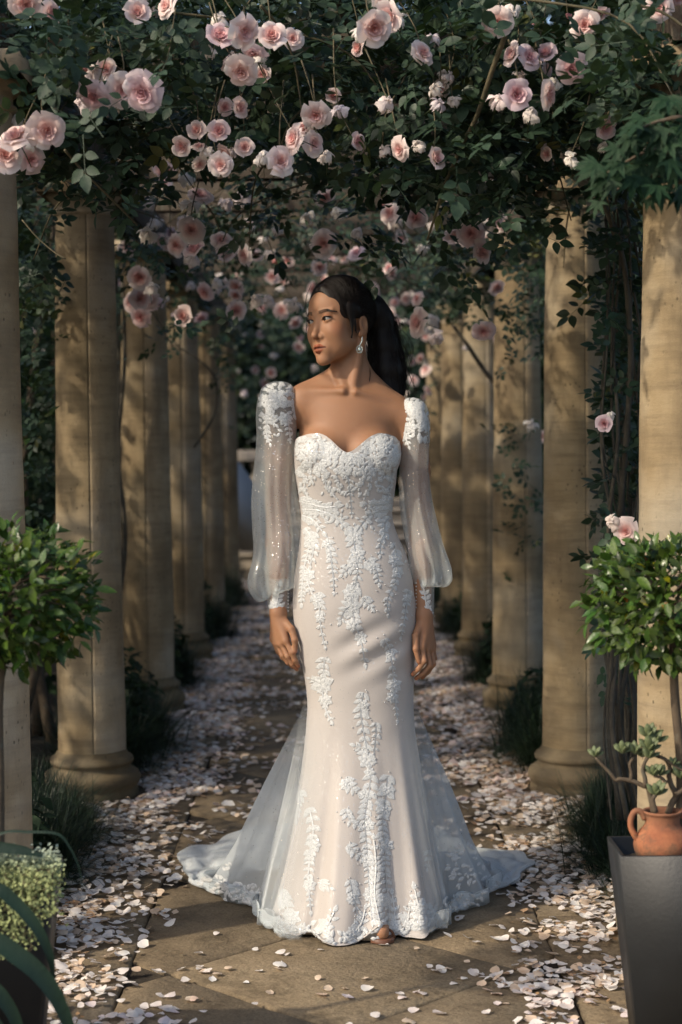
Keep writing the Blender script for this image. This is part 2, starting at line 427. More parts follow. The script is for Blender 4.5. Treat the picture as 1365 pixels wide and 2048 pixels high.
# ---- stairway with balustrade at the far end
st = thing('garden_stairway', (0, 18, 0), 'old stone steps and balustrade beyond the far end of the path', 'stairway')
MT['gstone'] = plain('grey_stone', (.30, .26, .21), .9, .4, 12, .35)
for k in range(4):
    g = Geo().box((-2.2, 18+k*.34, -.02), (1.6, 18.36+k*.34+.1, .14*(k+1)-.025), .01); g.box((-2.25, 17.97+k*.34, .14*(k+1)-.022), (1.65, 18.34+k*.34, .14*(k+1)+.015), .012)
    o = obj('step', g.mesh('step', False), st, mat=MT['gstone']); o.location = (0, -18, 0)
g = Geo().box((-3.6, 19.3, .55), (1.6, 19.55, .68), .02).box((-3.6, 19.27, 1.12), (1.6, 19.58, 1.24), .02)
o = obj('rail', g.mesh('rail', False), st, mat=MT['gstone']); o.location = (0, -18, 0)
bal_me = Geo().lathe([(.07, .68), (.07, .72), (.045, .74), (.05, .78), (.078, .85), (.07, .92), (.042, 1.0), (.045, 1.03), (.065, 1.06), (.065, 1.12)], 14).mesh('baluster')
for k in range(24):
    o = obj('baluster', bal_me, st, mat=MT['gstone']); o.location = (-3.45+k*.215, 19.425-18, 0)
# sloping grey coping beside the steps
g = Geo(); g.add([(-1.75, 17.6, .9), (-1.30, 17.6, .9), (-.55, 17.6, .2), (-.95, 17.6, .2), (-1.75, 17.9, 1.75), (-1.45, 17.9, 1.75), (-.55, 17.9, .55), (-.95, 17.9, .2)],
      np.array([[0, 1, 5, 4], [1, 2, 6, 5], [2, 3, 7, 6], [3, 0, 4, 7], [4, 5, 6, 7], [0, 3, 2, 1]]))
o = obj('sloping_parapet', g.mesh('parapet', False), st, mat=plain('pale_coping', (.5, .5, .5), .8, .2, 10, .2)); o.location = (0, -18, 0)

# =================================================================== PLANTS
def leaflet(nl=4, w=.33, fold=.12, curl=-.10, tipw=0.0):
    """ovate leaf along +y from 0 to 1, normal +z"""
    t = np.linspace(0, 1, nl+1); half = w*np.sin(np.pi*np.clip(t, 0, 1)**.82)**.85*(1-.15*t); half[0] = .02; half[-1] = .004+tipw
    z = curl*t*t
    V = []
    for k in range(nl+1):
        V += [(-half[k], t[k], z[k]+fold*half[k]*1.6), (0, t[k], z[k]), (half[k], t[k], z[k]+fold*half[k]*1.6)]
    Fq = []
    for k in range(nl):
        for j in range(2): Fq.append((k*3+j, k*3+j+1, (k+1)*3+j+1, (k+1)*3+j))
    return np.array(V), np.array(Fq)
LF_HI = leaflet(5); LF_LO = leaflet(2, .36)
LF_DIA = (np.array([(0, 0, 0), (.36, .5, .07), (0, 1, -.08), (-.36, .5, .07)]), np.array([(0, 1, 2, 3)]))
def compound(tmpl, seed):
    """five leaflets on a stalk, ~1 unit long"""
    r_ = np.random.default_rng(seed); V = []; Fq = []; n = 0
    tv, tf = tmpl
    spec = [(0, .62, 0, .42), (.03, .52, 58, .36), (-.03, .52, -58, .36), (.03, .22, 66, .30), (-.03, .22, -66, .30)]
    for x, y, ang, L in spec:
        a = -R(ang+r_.uniform(-10, 10)); ca, sa = math.cos(a), math.sin(a)
        v = tv*L*r_.uniform(.9, 1.1); tw = r_.uniform(-.4, .4)
        v = np.stack([v[:, 0]*math.cos(tw), v[:, 1], v[:, 2]+v[:, 0]*math.sin(tw)], 1)
        v = np.stack([v[:, 0]*ca-v[:, 1]*sa+x, v[:, 0]*sa+v[:, 1]*ca+y, v[:, 2]-.12*y*y], 1)
        V.append(v); Fq.append(tf+n); n += len(v)
    sv = np.array([(-.008, -.2, 0), (.008, -.2, 0), (.005, .66, -.05), (-.005, .66, -.05)]); V.append(sv); Fq.append(np.array([(0, 1, 2, 3)])+n)
    return np.concatenate(V), np.concatenate(Fq)
CMP_HI = [compound(LF_HI, s) for s in range(4)]; CMP_LO = [compound(LF_LO, s) for s in range(3)]; CMP_DIA = [compound(LF_DIA, s) for s in range(3)]

# ---- rose blooms (shared meshes)
def bloom(kind, seed):
    r_ = np.random.default_rng(seed); g = Geo()
    inner = np.array((.80, .47, .45)); outer = np.array((.87, .74, .71))
    if kind == 'open':
        layers = [(3, .007, .024, 95, .000, .00), (4, .014, .027, 62, .001, .25), (5, .022, .027, 48, .003, .5), (6, .031, .024, 40, .008, .8), (6, .041, .014, 36, .012, 1.0)]
    elif kind == 'cup':
        layers = [(3, .007, .030, 95, .000, .05), (4, .014, .033, 62, .001, .3), (5, .022, .034, 50, .003, .6), (5, .030, .028, 46, .010, .9)]
    elif kind == 'bud':
        layers = [(3, .005, .026, 100, -.003, .0), (4, .008, .025, 70, -.003, .1)]
        inner = np.array((.80, .36, .34)); outer = inner
    else:  # spent
        layers = [(3, .006, .016, 80, .004, .8), (5, .02, -.006, 34, .004, 1.0), (6, .03, -.02, 30, .0, 1.1), (4, .024, -.035, 26, -.004, 1.2)]
        inner = np.array((.80, .70, .60)); outer = np.array((.87, .81, .76))
    for li, (n, rb, h, ha, curl, mixv) in enumerate(layers):
        for k in range(n):
            phi = 2*np.pi*(k+r_.uniform(-.15, .15))/n+li*1.1
            s = np.linspace(-1, 1, 5); t = np.linspace(0, 1, 5)
            S, T = np.meshgrid(s, t, indexing='ij')
            spread = R(ha)*S*(np.clip(T*1.9, .12, 1)**.6)*(1-.25*T**4*np.abs(S))
            rad = (rb*np.sin(np.clip(T*1.25, 0, 1.0)*np.pi/2)+curl*np.maximum(T-.45, 0)**2*5)*r_.uniform(.92, 1.08)
            hh = h*T**1.05-(.004+abs(curl)*.55)*np.maximum(T-.6, 0)**2*6-.006*S*S*T
            rad = rad+.0022*np.sin(S*3+r_.uniform(0, 6))*T+r_.normal(0, .0004, S.shape)
            hh = hh+.0028*np.sin(S*2.6+r_.uniform(0, 6))*T
            if kind == 'spent': rad = rad*(1+.25*r_.normal()); spread = spread+r_.normal(0, .15)
            A = phi+spread
            V = np.stack([rad*np.cos(A), rad*np.sin(A), hh+.004], -1).reshape(-1, 3)
            c = inner*(1-min(1, mixv))+outer*min(1, mixv); c = c*r_.uniform(.93, 1.05)
            c = np.clip(c[None]*(1-.0*T.reshape(-1, 1))+(.10*T.reshape(-1, 1)**2), 0, .92)
            g.add(V, grid_faces(5, 5), c)
    gr = np.array((.05, .08, .03))
    g.lathe([(.002, -.016), (.006, -.012), (.007, -.004), (.004, .003)], 7, col=gr)
    g.tube([(0, 0, -.012), (.004, .003, -.05), (.012, .004, -.10)], [.0018, .0018, .0015], 4, col=gr*1.2)
    for k in range(5):
        a = k*1.2566; lf = LF_LO[0]*np.array((.010, .026, .02)); ca, sa = math.cos(a), math.sin(a); d = -.4 if kind != 'bud' else .7
        v = np.stack([lf[:, 0]*-sa+lf[:, 1]*ca*.7, lf[:, 0]*ca+lf[:, 1]*sa*.7, lf[:, 1]*d-.006+lf[:, 2]], 1); g.add(v, LF_LO[1], gr*1.3)
    return g.mesh('rose_'+kind)
BLOOM = {k: [bloom(k, i*7+j) for i in range(3)] for j, k in enumerate(('open', 'cup', 'bud', 'spent'))}
for l in BLOOM.values():
    for me in l: me.materials.append(MT['petal'])

roses = {}
for side in (-1, 1):
    roses[side] = thing('climbing_rose', (side*1.05, 6.2, 0), 'climbing rose with pink blooms and dark leaves trained over the ' + ('jug-side columns' if side > 0 else 'columns opposite the jug'), 'climbing rose', 'climbing roses on the pergola')
def rp(side, p):
    return Vector(p)-roses[side].location

# (px, py, radius px, kind, pinkness/facing jitter) read off the photograph
BL_LIST = [(35,278,36,'open'),(92,262,36,'open'),(8,314,34,'open'),(62,318,28,'open'),(52,6,30,'open'),(103,46,14,'bud'),(275,30,28,'cup'),(337,14,26,'open'),
 (190,190,34,'open'),(214,142,24,'cup'),(160,205,26,'spent'),(288,182,40,'open'),(246,178,34,'open'),(176,150,18,'bud'),(485,62,34,'open'),(437,78,30,'cup'),(543,76,30,'cup'),(483,140,32,'open'),(516,108,26,'spent'),(420,98,22,'spent'),
 (474,218,22,'cup'),(440,265,24,'cup'),(395,262,20,'cup'),(368,292,22,'cup'),(408,302,22,'spent'),(443,330,24,'open'),(490,296,20,'cup'),(388,352,18,'spent'),(400,394,24,'open'),(296,464,26,'spent'),(312,440,18,'spent'),(376,445,20,'cup'),(382,462,27,'open'),(356,490,22,'open'),(236,366,18,'spent'),(296,404,16,'cup'),
 (633,228,28,'open'),(678,218,24,'spent'),(592,278,28,'open'),(626,288,24,'open'),(560,324,28,'open'),(671,324,14,'spent'),(710,284,19,'cup'),(766,298,20,'spent'),(803,298,24,'open'),(835,270,12,'bud'),(866,318,24,'cup'),(744,52,38,'cup'),(786,30,34,'cup'),(720,62,22,'spent'),(843,108,26,'open'),(776,202,26,'spent'),
 (868,176,22,'spent'),(900,150,20,'spent'),(906,200,20,'spent'),(880,206,22,'spent'),(996,44,30,'open'),(1032,112,26,'cup'),(1056,116,26,'open'),(1092,112,24,'cup'),(1090,76,14,'bud'),(1143,136,31,'open'),(1032,190,31,'cup'),(1092,190,30,'open'),(1170,50,28,'open'),(1138,40,15,'bud'),(1316,16,28,'open'),(1062,48,10,'bud'),
 (1090,292,15,'spent'),(1098,308,15,'cup'),(1142,316,24,'spent'),(1206,254,25,'cup'),(1208,290,18,'spent'),(1292,322,20,'spent'),(910,460,24,'cup'),(942,468,26,'open'),(956,505,26,'cup'),(832,440,24,'cup'),(872,450,18,'spent'),(792,442,20,'spent'),(715,508,18,'open'),
 (515,508,14,'cup'),(545,552,15,'cup'),(556,530,11,'bud'),(412,582,20,'open'),(442,560,16,'cup'),(142,524,20,'cup'),(130,515,14,'spent'),(1006,578,10,'spent'),(1000,780,13,'spent'),(1018,798,16,'open'),(1050,768,15,'cup'),(1064,846,19,'spent'),(1210,848,18,'cup'),(1254,1062,26,'open'),(288,105,10,'bud'),(325,112,9,'bud'),(345,118,8,'bud'),(395,72,10,'bud'),(140,300,9,'bud'),(310,26,7,'bud'),(735,290,9,'bud'),(762,410,7,'bud'),(850,48,7,'bud'),(1110,44,7,'bud'),
 (565,622,17,'open'),(588,642,15,'cup'),(612,592,15,'spent'),(600,692,13,'cup'),(640,596,14,'cup'),(632,735,12,'spent'),(545,745,12,'cup'),(832,640,16,'cup'),(866,650,15,'spent'),(888,668,10,'spent'),(662,520,14,'open'),(70,662,13,'spent'),(85,702,9,'spent'),(82,752,11,'spent'),(655,545,10,'cup'),(520,690,9,'cup'),(512,740,9,'cup'),(575,560,10,'cup'),(690,535,10,'cup')]
YB = 4.72
FACE_PTS = [np.array(at(px, py, YB-.08)) for px, py in ((640, 600), (640, 650), (650, 700), (690, 640), (660, 730), (600, 790), (640, 800), (700, 790), (740, 820), (780, 830), (640, 850), (740, 860))]
def in_sun_way(P, rad=.07):
    P = catmull(np.array([tuple(p) for p in P]), 4); s_d = np.array(SUN_DIR)
    for f_ in FACE_PTS:
        d = P-f_; t = d@s_d
        if ((t > 0) & (np.linalg.norm(d-t[:, None]*s_d, axis=1) < rad)).any(): return True
    return False
rose_pos = []; rose_px = []
def add_rose(px, py, rpx, kind, Y=None, jit=0.75):
    real = {'open': .047, 'cup': .040, 'bud': .016, 'spent': .040}[kind]
    if Y is None:
        Y = .036*F/max(rpx, 4)
        if kind == 'bud': Y = min(Y, 7.0)
        Y = min(max(Y, 3.80), 14.5)
        if py < 345 and rpx > 13: Y = min(max(3.8+(40-rpx)/40*.8, 3.8), 4.4)
        if px > 1190 and py > 700: Y = 4.6
        while Y < 6 and in_sun_way([at(px, py, Y), at(px+1, py, Y)], .09): Y += .1
        if 590 < px < 820 and py > 540: Y = max(Y, 7.5)
    sc_ = rpx*Y/F/real
    p = at(px, py, Y); side = -1 if px < 690 else 1
    d = np.array((CAM.x-p.x, CAM.y-p.y, -.15+(CAM.z-p.z)*.5)); d /= np.linalg.norm(d)
    d = d+rng.normal(0, jit, 3)*np.array((1, .4, .8)); 
    if kind == 'spent': d = np.array((rng.normal(0, .4), -.6, .55+rng.normal(0, .2)))
    o = obj('rose_bud' if kind == 'bud' else 'rose', BLOOM[kind][rng.integers(3)], roses[side])
    o.location = rp(side, p); o.rotation_mode = 'QUATERNION'
    o.rotation_quaternion = Vector(d).to_track_quat('Z', 'Y') @ Matrix.Rotation(rng.uniform(0, 6.28), 3, 'Z').to_quaternion()
    o.scale = (sc_,)*3; rose_pos.append(np.array(p)); rose_px.append((px, py, rpx))
for b in BL_LIST: add_rose(b[0], b[1], b[2]*.88, b[3])
for b in BL_LIST:
    if b[2] > 17 and rng.random() < .9:
        a_ = rng.uniform(0, 6.28); rr_ = b[2]*rng.uniform(1.1, 1.7); add_rose(b[0]+rr_*math.cos(a_), b[1]+rr_*math.sin(a_), b[2]*rng.uniform(.55, .8), rng.choice(['spent', 'cup', 'open', 'spent']), jit=1.0)
# smaller blooms deeper in the tunnel
for k in range(230):
    px = rng.uniform(230, 1010); lo = 330 if px < 560 or px > 900 else 380
    py = rng.uniform(lo, 640 if px < 560 else (620 if px < 800 else 700)); Y = rng.uniform(5.5, 15)
    if k % 3 == 0: px = rng.uniform(430, 860); py = rng.uniform(540, 800); Y = rng.uniform(12, 15.5)
    add_rose(px, py, {True: .040, False: .036}[k % 2 == 0]*rng.uniform(.75, 1.1)*F/Y, 'spent' if rng.random() < .4 else 'cup' if rng.random() < .5 else 'open', Y)

# ---- rose canes
def cane(side, pts, rad, name='cane', mat='cane', seg=6, sub=5):
    P = [rp(side, p) for p in pts]; g = Geo().tube(P, rad, seg, sub=sub)
    return obj(name, g.mesh('cane'), roses[side], mat=MT[mat])
def pxl(lst, Y, Y2=None):
    n = len(lst); return [at(x, y, Y if Y2 is None else Y+(Y2-Y)*k/(n-1)) for k, (x, y) in enumerate(lst)]
cane(1, pxl([(1015, 60), (985, 140), (955, 230), (925, 290), (890, 370), (868, 440), (855, 480)], 4.1, 4.5), [.0075, .007, .0065, .006, .005, .004, .003])
cane(1, pxl([(672, -20), (690, 40), (728, 110), (775, 160), (835, 205)], 4.5, 4.9), [.009, .009, .009, .008, .007], mat='oldcane')
cane(1, pxl([(905, 650), (935, 690), (965, 735), (1000, 782), (1030, 850), (1050, 930), (1085, 1040), (1092, 1180), (1093, 1330), (1094, 1440)], 9.0, 8.8), [.009, .012, .013, .014, .014, .015, .016, .017, .018, .018], mat='oldcane')
cane(1, pxl([(990, 850), (1000, 905), (1030, 955), (1068, 985), (1090, 1020), (1093, 1110)], 8.4), [.005, .007, .008, .009, .010, .010], mat='oldcane')
cane(1, pxl([(845, 705), (868, 760), (880, 800), (881, 850)], 14.0), [.014, .013, .012, .008], mat='oldcane')
cane(1, pxl([(840, 640), (860, 690), (890, 715)], 13.6), [.01, .012, .013], mat='oldcane')
cane(-1, pxl([(320, 640), (355, 690), (400, 722), (432, 760), (428, 830), (388, 895)], 9.4), [.004, .005, .006, .007, .008, .009], mat='oldcane')
cane(-1, pxl([(245, 560), (250, 720), (236, 900), (247, 1020), (250, 1100), (238, 1220), (240, 1420)], 8.2), [.008, .010, .012, .013, .013, .014, .014], mat='oldcane')
cane(-1, pxl([(130, 300), (165, 340), (215, 390), (255, 430), (275, 450)], 4.3, 4.6), [.0035, .0035, .003, .003, .002])
cane(-1, pxl([(45, 440), (75, 475), (110, 505), (132, 518)], 4.2), [.002, .002, .002, .0018])
cane(-1, pxl([(255, 560), (290, 600), (330, 665), (350, 700)], 7.6), [.006, .005, .004, .003], mat='oldcane')
for k in range(22):   # tangle of upright canes between the near columns on the jug side
    x0 = rng.uniform(1216, 1276); Y = rng.uniform(5.0, 5.9); pts = []; x = x0
    top = rng.uniform(280, 430); bot = 1640
    for j in range(8):
        y_ = top+(bot-top)*j/7; xx = x0+rng.normal(0, 12)+(8*math.sin(j*1.3+k) if j else -30*rng.random())
        pts.append(at(min(max(xx, 1205), 1285), y_, Y+rng.normal(0, .05)))
    cane(1, pts, np.linspace(.003, rng.uniform(.004, .010), 8), mat='oldcane')
cane(1, pxl([(1160, 330), (1205, 400), (1230, 470), (1250, 540), (1262, 700), (1255, 850), (1243, 1000), (1238, 1060)], 4.9, 5.2), [.006, .007, .008, .008, .009, .009, .009, .009], mat='oldcane')
for k in range(26):   # same between further columns, hidden mostly
    side = 1 if k % 2 else -1; x0 = side*rng.uniform(.98, 1.2); Y = rng.choice([6.9, 7.5, 9.2, 10.9])+rng.normal(0, .2)
    cane(side, [(x0+rng.normal(0, .03), Y+rng.normal(0, .05), z) for z in np.linspace(0, 2.5, 7)], np.linspace(.013, .006, 7), mat='oldcane')
for k in range(46):   # thin arching shoots under the canopy
    side = 1 if rng.random() > .5 else -1; Y = rng.uniform(3.9, 8); x = rng.uniform(-1.1, 1.1); z = rng.uniform(2.15, 2.5)
    d = rng.normal(0, .35, 2); pts = [(x, Y, z), (x+d[0]*.4, Y+d[1]*.3, z-.03), (x+d[0]*.8, Y+d[1]*.6, z-.10), (x+d[0], Y+d[1]*.8, z-rng.uniform(.15, .3))]
    if not in_sun_way(pts): cane(side, pts, [.004, .0035, .003, .0015], sub=4, seg=5)
# flower stalks
for p in rose_pos[:78]:
    side = -1 if p[0] < 0 else 1; q = p+np.array((rng.normal(0, .05), .10, .14+rng.uniform(0, .08)))
    if not in_sun_way([p, q], .05): cane(side, [p+np.array((0, .012, .005)), (p*.6+q*.4)+rng.normal(0, .012, 3), q], [.0014, .0018, .0024], 'flower_stalk', seg=4, sub=3)

# ---- rose foliage
def canopy_under(x, Y):
    return 2.16-.10*np.abs(x)-.05*np.sin(Y*2.3+x*3)-.05*np.sin(Y*5.1-x*4.7)
CP = []   # compound leaf positions
N1 = 8000
Y = rng.uniform(3.72, 15.6, N1); x = rng.uniform(-1.55, 1.55, N1); z0 = canopy_under(x, Y)
z = z0+np.abs(rng.normal(0, .34, N1))+rng.uniform(0, .12, N1)
keep = (mnz := np.array([mnoise.noise(Vector((a*2.2, b*2.2, c*3))) for a, b, c in zip(x, Y, z)])) > -.22
CP.append(np.stack([x, Y, z], 1)[keep])
CP.append(np.stack([rng.uniform(-1.45, 1.45, 3300), rng.uniform(4.2, 5.35, 3300), 2.06+rng.random(3300)**1.1*.95], 1))
CP.append(np.stack([rng.uniform(-1.6, 1.6, 2600), rng.uniform(4.9, 10, 2600), 2.6+rng.random(2600)*.95], 1))
N2 = 2600
Y2 = rng.uniform(4.5, 16, N2); CP.append(np.stack([rng.uniform(-1.6, 1.6, N2), Y2, 2.66+np.abs(rng.normal(0, .22, N2))], 1))
CP.append(np.stack([rng.uniform(-1.3, 1.3, 1700), rng.uniform(14.3, 16.2, 1700), rng.uniform(1.35, 3.1, 1700)], 1))
def blob(px, py, rx, ry, Y, n, dy=.2):
    """hanging spray: a cloud of leaves round a spot"""
    c = np.array([at(px+rng.normal(0, rx), py+rng.normal(0, ry), Y+rng.normal(0, dy)) for _ in range(n)]); CP.append(c)
for b in [(80,60,70,50,4.0,90),(130,180,60,50,4.15,90),(330,120,90,60,4.3,120),(60,130,50,60,4.1,60),(240,300,80,70,4.6,130),(420,380,90,70,5.6,150),(330,480,70,60,6.4,130),(480,470,70,60,7.5,150),
          (640,120,110,60,4.6,110),(650,390,110,60,7.0,170),(900,100,100,60,4.2,110),(1000,240,80,60,4.3,140),(930,330,80,50,4.4,110),(800,370,90,60,5.2,110),(860,460,80,40,5.0,110),(990,390,50,60,4.8,80),(1180,150,80,70,4.2,120),(1270,120,70,80,4.0,110),(1150,260,50,40,4.5,60),(1300,260,50,60,4.2,60),
          (700,470,90,50,8.0,140),(900,560,50,40,9.0,90),(570,560,90,60,11.0,180),(560,690,70,80,14.0,220),(680,680,100,90,15.0,260),(830,640,60,70,13.0,160),(450,620,40,70,12.0,120),(780,780,60,60,15.5,140),(500,790,40,50,15.5,120),
          (1080,500,30,60,7.2,60),(1040,640,40,40,7.6,50),(1030,860,30,40,8.2,30),(1060,1040,24,60,8.2,30),(1245,560,22,80,5.4,90),(1248,760,20,80,5.4,90),(1250,930,20,80,5.4,80),(1240,1100,20,80,5.4,70),(1250,1250,18,80,5.5,60),(1225,480,20,60,5.2,30),(250,460,40,50,6.9,60),(340,650,16,30,7.7,14),(440,700,14,40,9.4,14),(235,620,16,50,8.0,24),
          (75,520,22,80,6.0,60),(75,700,20,90,6.6,60),(80,900,20,90,6.6,50),(1080,420,40,40,6.6,60),(960,500,40,40,6.0,60)]:
    blob(*b)
CP = np.concatenate(CP)
# keep leaves off the sight of the bride and out of the sunlight that reaches her and the columns on the jug side
u, v, dep = project(CP)
bad = (u > 560) & (u < 850) & (v > 545) & (CP[:, 1] < 6.5)
bad |= (CP[:, 1] < 3.7)
bad |= (CP[:, 2] < .3)
for k_, ((px, py, rp_), p_) in enumerate(zip(rose_px, rose_pos)):      # leaves do not grow over the open blooms
    lst = k_ < len(BL_LIST)
    bad |= (np.hypot(u-px, v-py) < rp_*1.1+(20 if lst else 8)) & (rng.random(len(CP)) < (.93 if lst else .85)) & (CP[:, 1] < p_[1]+.03) & (CP[:, 1] > p_[1]-(2.5 if lst else 3.5))
bad |= (CP[:, 1] > 6.6) & (CP[:, 2] > 2.3) & (rng.random(len(CP)) < .62)
YB = 4.72
S = np.array(SUN_DIR)
def prune(points, rad, prob):
    global bad
    for p in points:
        d = CP-np.asarray(p); t = d@S; dist = np.linalg.norm(d-t[:, None]*S, axis=1)
        bad |= (t > 0) & (dist < rad) & (rng.random(len(CP)) < prob)
prune([at(px, py, YB-.08) for px, py in ((640, 600), (640, 650), (650, 700), (690, 640), (660, 730), (600, 790), (640, 800), (700, 790), (740, 820), (780, 830), (640, 850), (740, 860))], .14, 1.0)
prune([at(px, py, YB-.1) for px, py in ((550, 800), (540, 860), (620, 910), (650, 940), (720, 900), (620, 1000), (560, 950), (540, 1050), (640, 1100), (540, 1130), (600, 1180), (565, 1270), (640, 1250), (650, 1350), (640, 1450), (650, 1550), (640, 1650), (620, 1750), (600, 1850), (840, 1100), (850, 1290), (830, 860))], .11, .9)
prune([at(px, py, COL_Y[0]-.1) for px in (1290, 1340) for py in range(440, 1300, 110)], .10, .6)
prune([at(px, py, COL_Y[1]-.1) for px in (1110, 1150, 1190) for py in range(420, 1350, 150)], .08, .45)
prune([at(px, py, COL_Y[2]-.1) for px in (1000, 1040) for py in range(560, 1300, 150)], .08, .35)
prune([at(px, py, COL_Y[3]-.1) for px in (940, 965) for py in range(600, 1250, 150)], .08, .35)
prune([at(px, py, COL_Y[4]-.1) for px in (890, 910) for py in range(660, 1150, 150)], .10, .35)
prune([gnd(px, py) for px, py in ((700, 1980), (550, 1960), (900, 1950), (1150, 1980), (400, 1900), (1000, 1500), (950, 1400), (400, 1500), (1050, 1700), (250, 1750))], .14, .5)
CP = CP[~bad]
nC = len(CP)
up = np.stack([rng.normal(0, .55, nC), -.35+rng.normal(0, .55, nC), .75+rng.normal(0, .35, nC)], 1)
RM = frames(up, rng.uniform(0, 6.28, nC)); SZ = rng.uniform(.085, .125, nC)
tone = np.clip(rng.normal(1, .22, nC), .55, 1.7); hue = rng.normal(0, .06, nC)
CC = np.stack([tone*(1+hue), tone, tone*(1-hue*.5)], 1)
yel = rng.random(nC) < .03; CC[yel] *= np.array((2.6, 1.6, .8))
u, v, dep = project(CP); vis = (u > -20) & (u < 1385) & (v > -40) & (v < 900)
order = np.argsort(np.where(vis, dep, 1e9)); near = order[:300]; rest = order[300:]
LEAFME = []
for tv, tf in CMP_HI:
    LEAFME.append(new_mesh('leaf', tv, [tf], {'col': np.ones((len(tv), 3))})); LEAFME[-1].materials.append(MT['rleaf'])
for i in near:
    side = -1 if CP[i, 0] < 0 else 1
    o = obj('leaf', LEAFME[rng.integers(4)], roses[side])
    m4 = Matrix(RM[i].tolist()).to_4x4(); m4.translation = rp(side, CP[i]); o.matrix_local = m4 @ Matrix.Scale(SZ[i], 4)
for side in (-1, 1):
    g = Geo()
    for dlo, dhi, T in ((0, 6.0, CMP_HI), (6.0, 9.5, CMP_LO), (9.5, 99, CMP_DIA)):
        for k, (tv, tf) in enumerate(T):
            s = rest[(dep[rest] >= dlo) & (dep[rest] < dhi) & ((CP[rest, 0] < 0) == (side < 0))][k::len(T)]
            if len(s):
                V_, F_, C_ = scatter(tv, tf, RM[s], CP[s]-np.array(roses[side].location), SZ[s], CC[s]); g.add(V_, F_, C_)
    obj('foliage', g.mesh('foliage'), roses[side], mat=MT['rleaf'], kind='stuff')

# ---- hedges and trees closing the background
def leaf_wall(name, lo, hi, n, size, label, cat, mat='hedge', bright=1.0, seedv=0, tmpl=None, thr=-.12):
    r_ = np.random.default_rng(seedv); lo = np.array(lo); hi = np.array(hi)
    P = lo+(hi-lo)*r_.random((n, 3))
    cen = (lo+hi)/2; q = np.array([mnoise.noise(Vector(p)*1.4+Vector((seedv, 0, 0))) for p in P])
    P = P[q > thr]; m = len(P)
    P += r_.normal(0, .04, P.shape)
    up = np.stack([r_.normal(0, .6, m)-.5*np.sign(cen[0])*(abs(cen[0]) > 1), -.5+r_.normal(0, .5, m), .6+r_.normal(0, .5, m)], 1)
    tone = np.clip(r_.normal(1, .3, m), .4, 2)*bright
    V_, F_, C_ = scatter(*(tmpl or LF_LO), frames(up, r_.uniform(0, 6.28, m)), P, r_.uniform(.7, 1.3, m)*size, np.stack([tone, tone, tone*.95], 1))
    t = thing(name, (cen[0], cen[1], 0), label, cat)
    obj('foliage', new_mesh('foliage', V_-np.array((cen[0], cen[1], 0)), [F_], {'col': C_}), t, mat=MT[mat], kind='stuff')
    for k in range(9):
        b = lo+(hi-lo)*r_.random(3); b[2] = -.04; tp = b+np.array((r_.normal(0, .2), r_.normal(0, .2), hi[2]*.8)); mid = (b+tp)/2+r_.normal(0, .08, 3)
        g = Geo().tube([b-np.array((cen[0], cen[1], 0)), mid-np.array((cen[0], cen[1], 0)), tp-np.array((cen[0], cen[1], 0))], [.03, .022, .01], 5, sub=4)
        obj('trunk', g.mesh('trunk'), t, mat=MT['bark'])
    return t
leaf_wall('hedge', (-2.7, 4.3, .0), (-1.45, 15.5, 3.6), 22000, .09, 'dark leafy hedge behind the columns on the white trailing plant side', 'hedge', seedv=1)
leaf_wall('hedge', (1.35, 4.9, .0), (2.6, 15.5, 2.6), 13000, .065, 'dark leafy hedge behind the columns on the jug side', 'hedge', seedv=2)
leaf_wall('hedge', (-7, 20.0, 0), (7, 22.5, 5.5), 42000, .17, 'tall dark hedge closing the view beyond the stone steps', 'hedge', bright=.6, seedv=3, tmpl=LF_DIA, thr=-.3)
leaf_wall('tree_screen', (-11, 23.5, 0), (11, 26, 8.5), 26000, .34, 'tall dark trees rising behind the far hedge beyond the stone steps', 'trees', bright=.6, seedv=7, tmpl=LF_DIA, thr=-.5)
leaf_wall('tree_screen', (-4.8, 4.8, 0), (-2.9, 21, 4.0), 22000, .17, 'dark trees added behind the hedge to shade the columns on the white trailing plant side', 'trees', seedv=4, tmpl=LF_DIA)  # added trees: keep sun and sky light off the left columns
leaf_wall('tree_screen', (3.4, 8, 0), (7, 21, 5.2), 26000, .2, 'dense dark trees behind the hedge on the jug side', 'trees', seedv=5, tmpl=LF_DIA)
leaf_wall('garden_bush', (-1.75, 6.9, .5), (-1.25, 7.9, 1.55), 900, .05, 'lighter green bush seen between two columns on the white trailing plant side', 'bush', 'tleaf', .8, seedv=6)

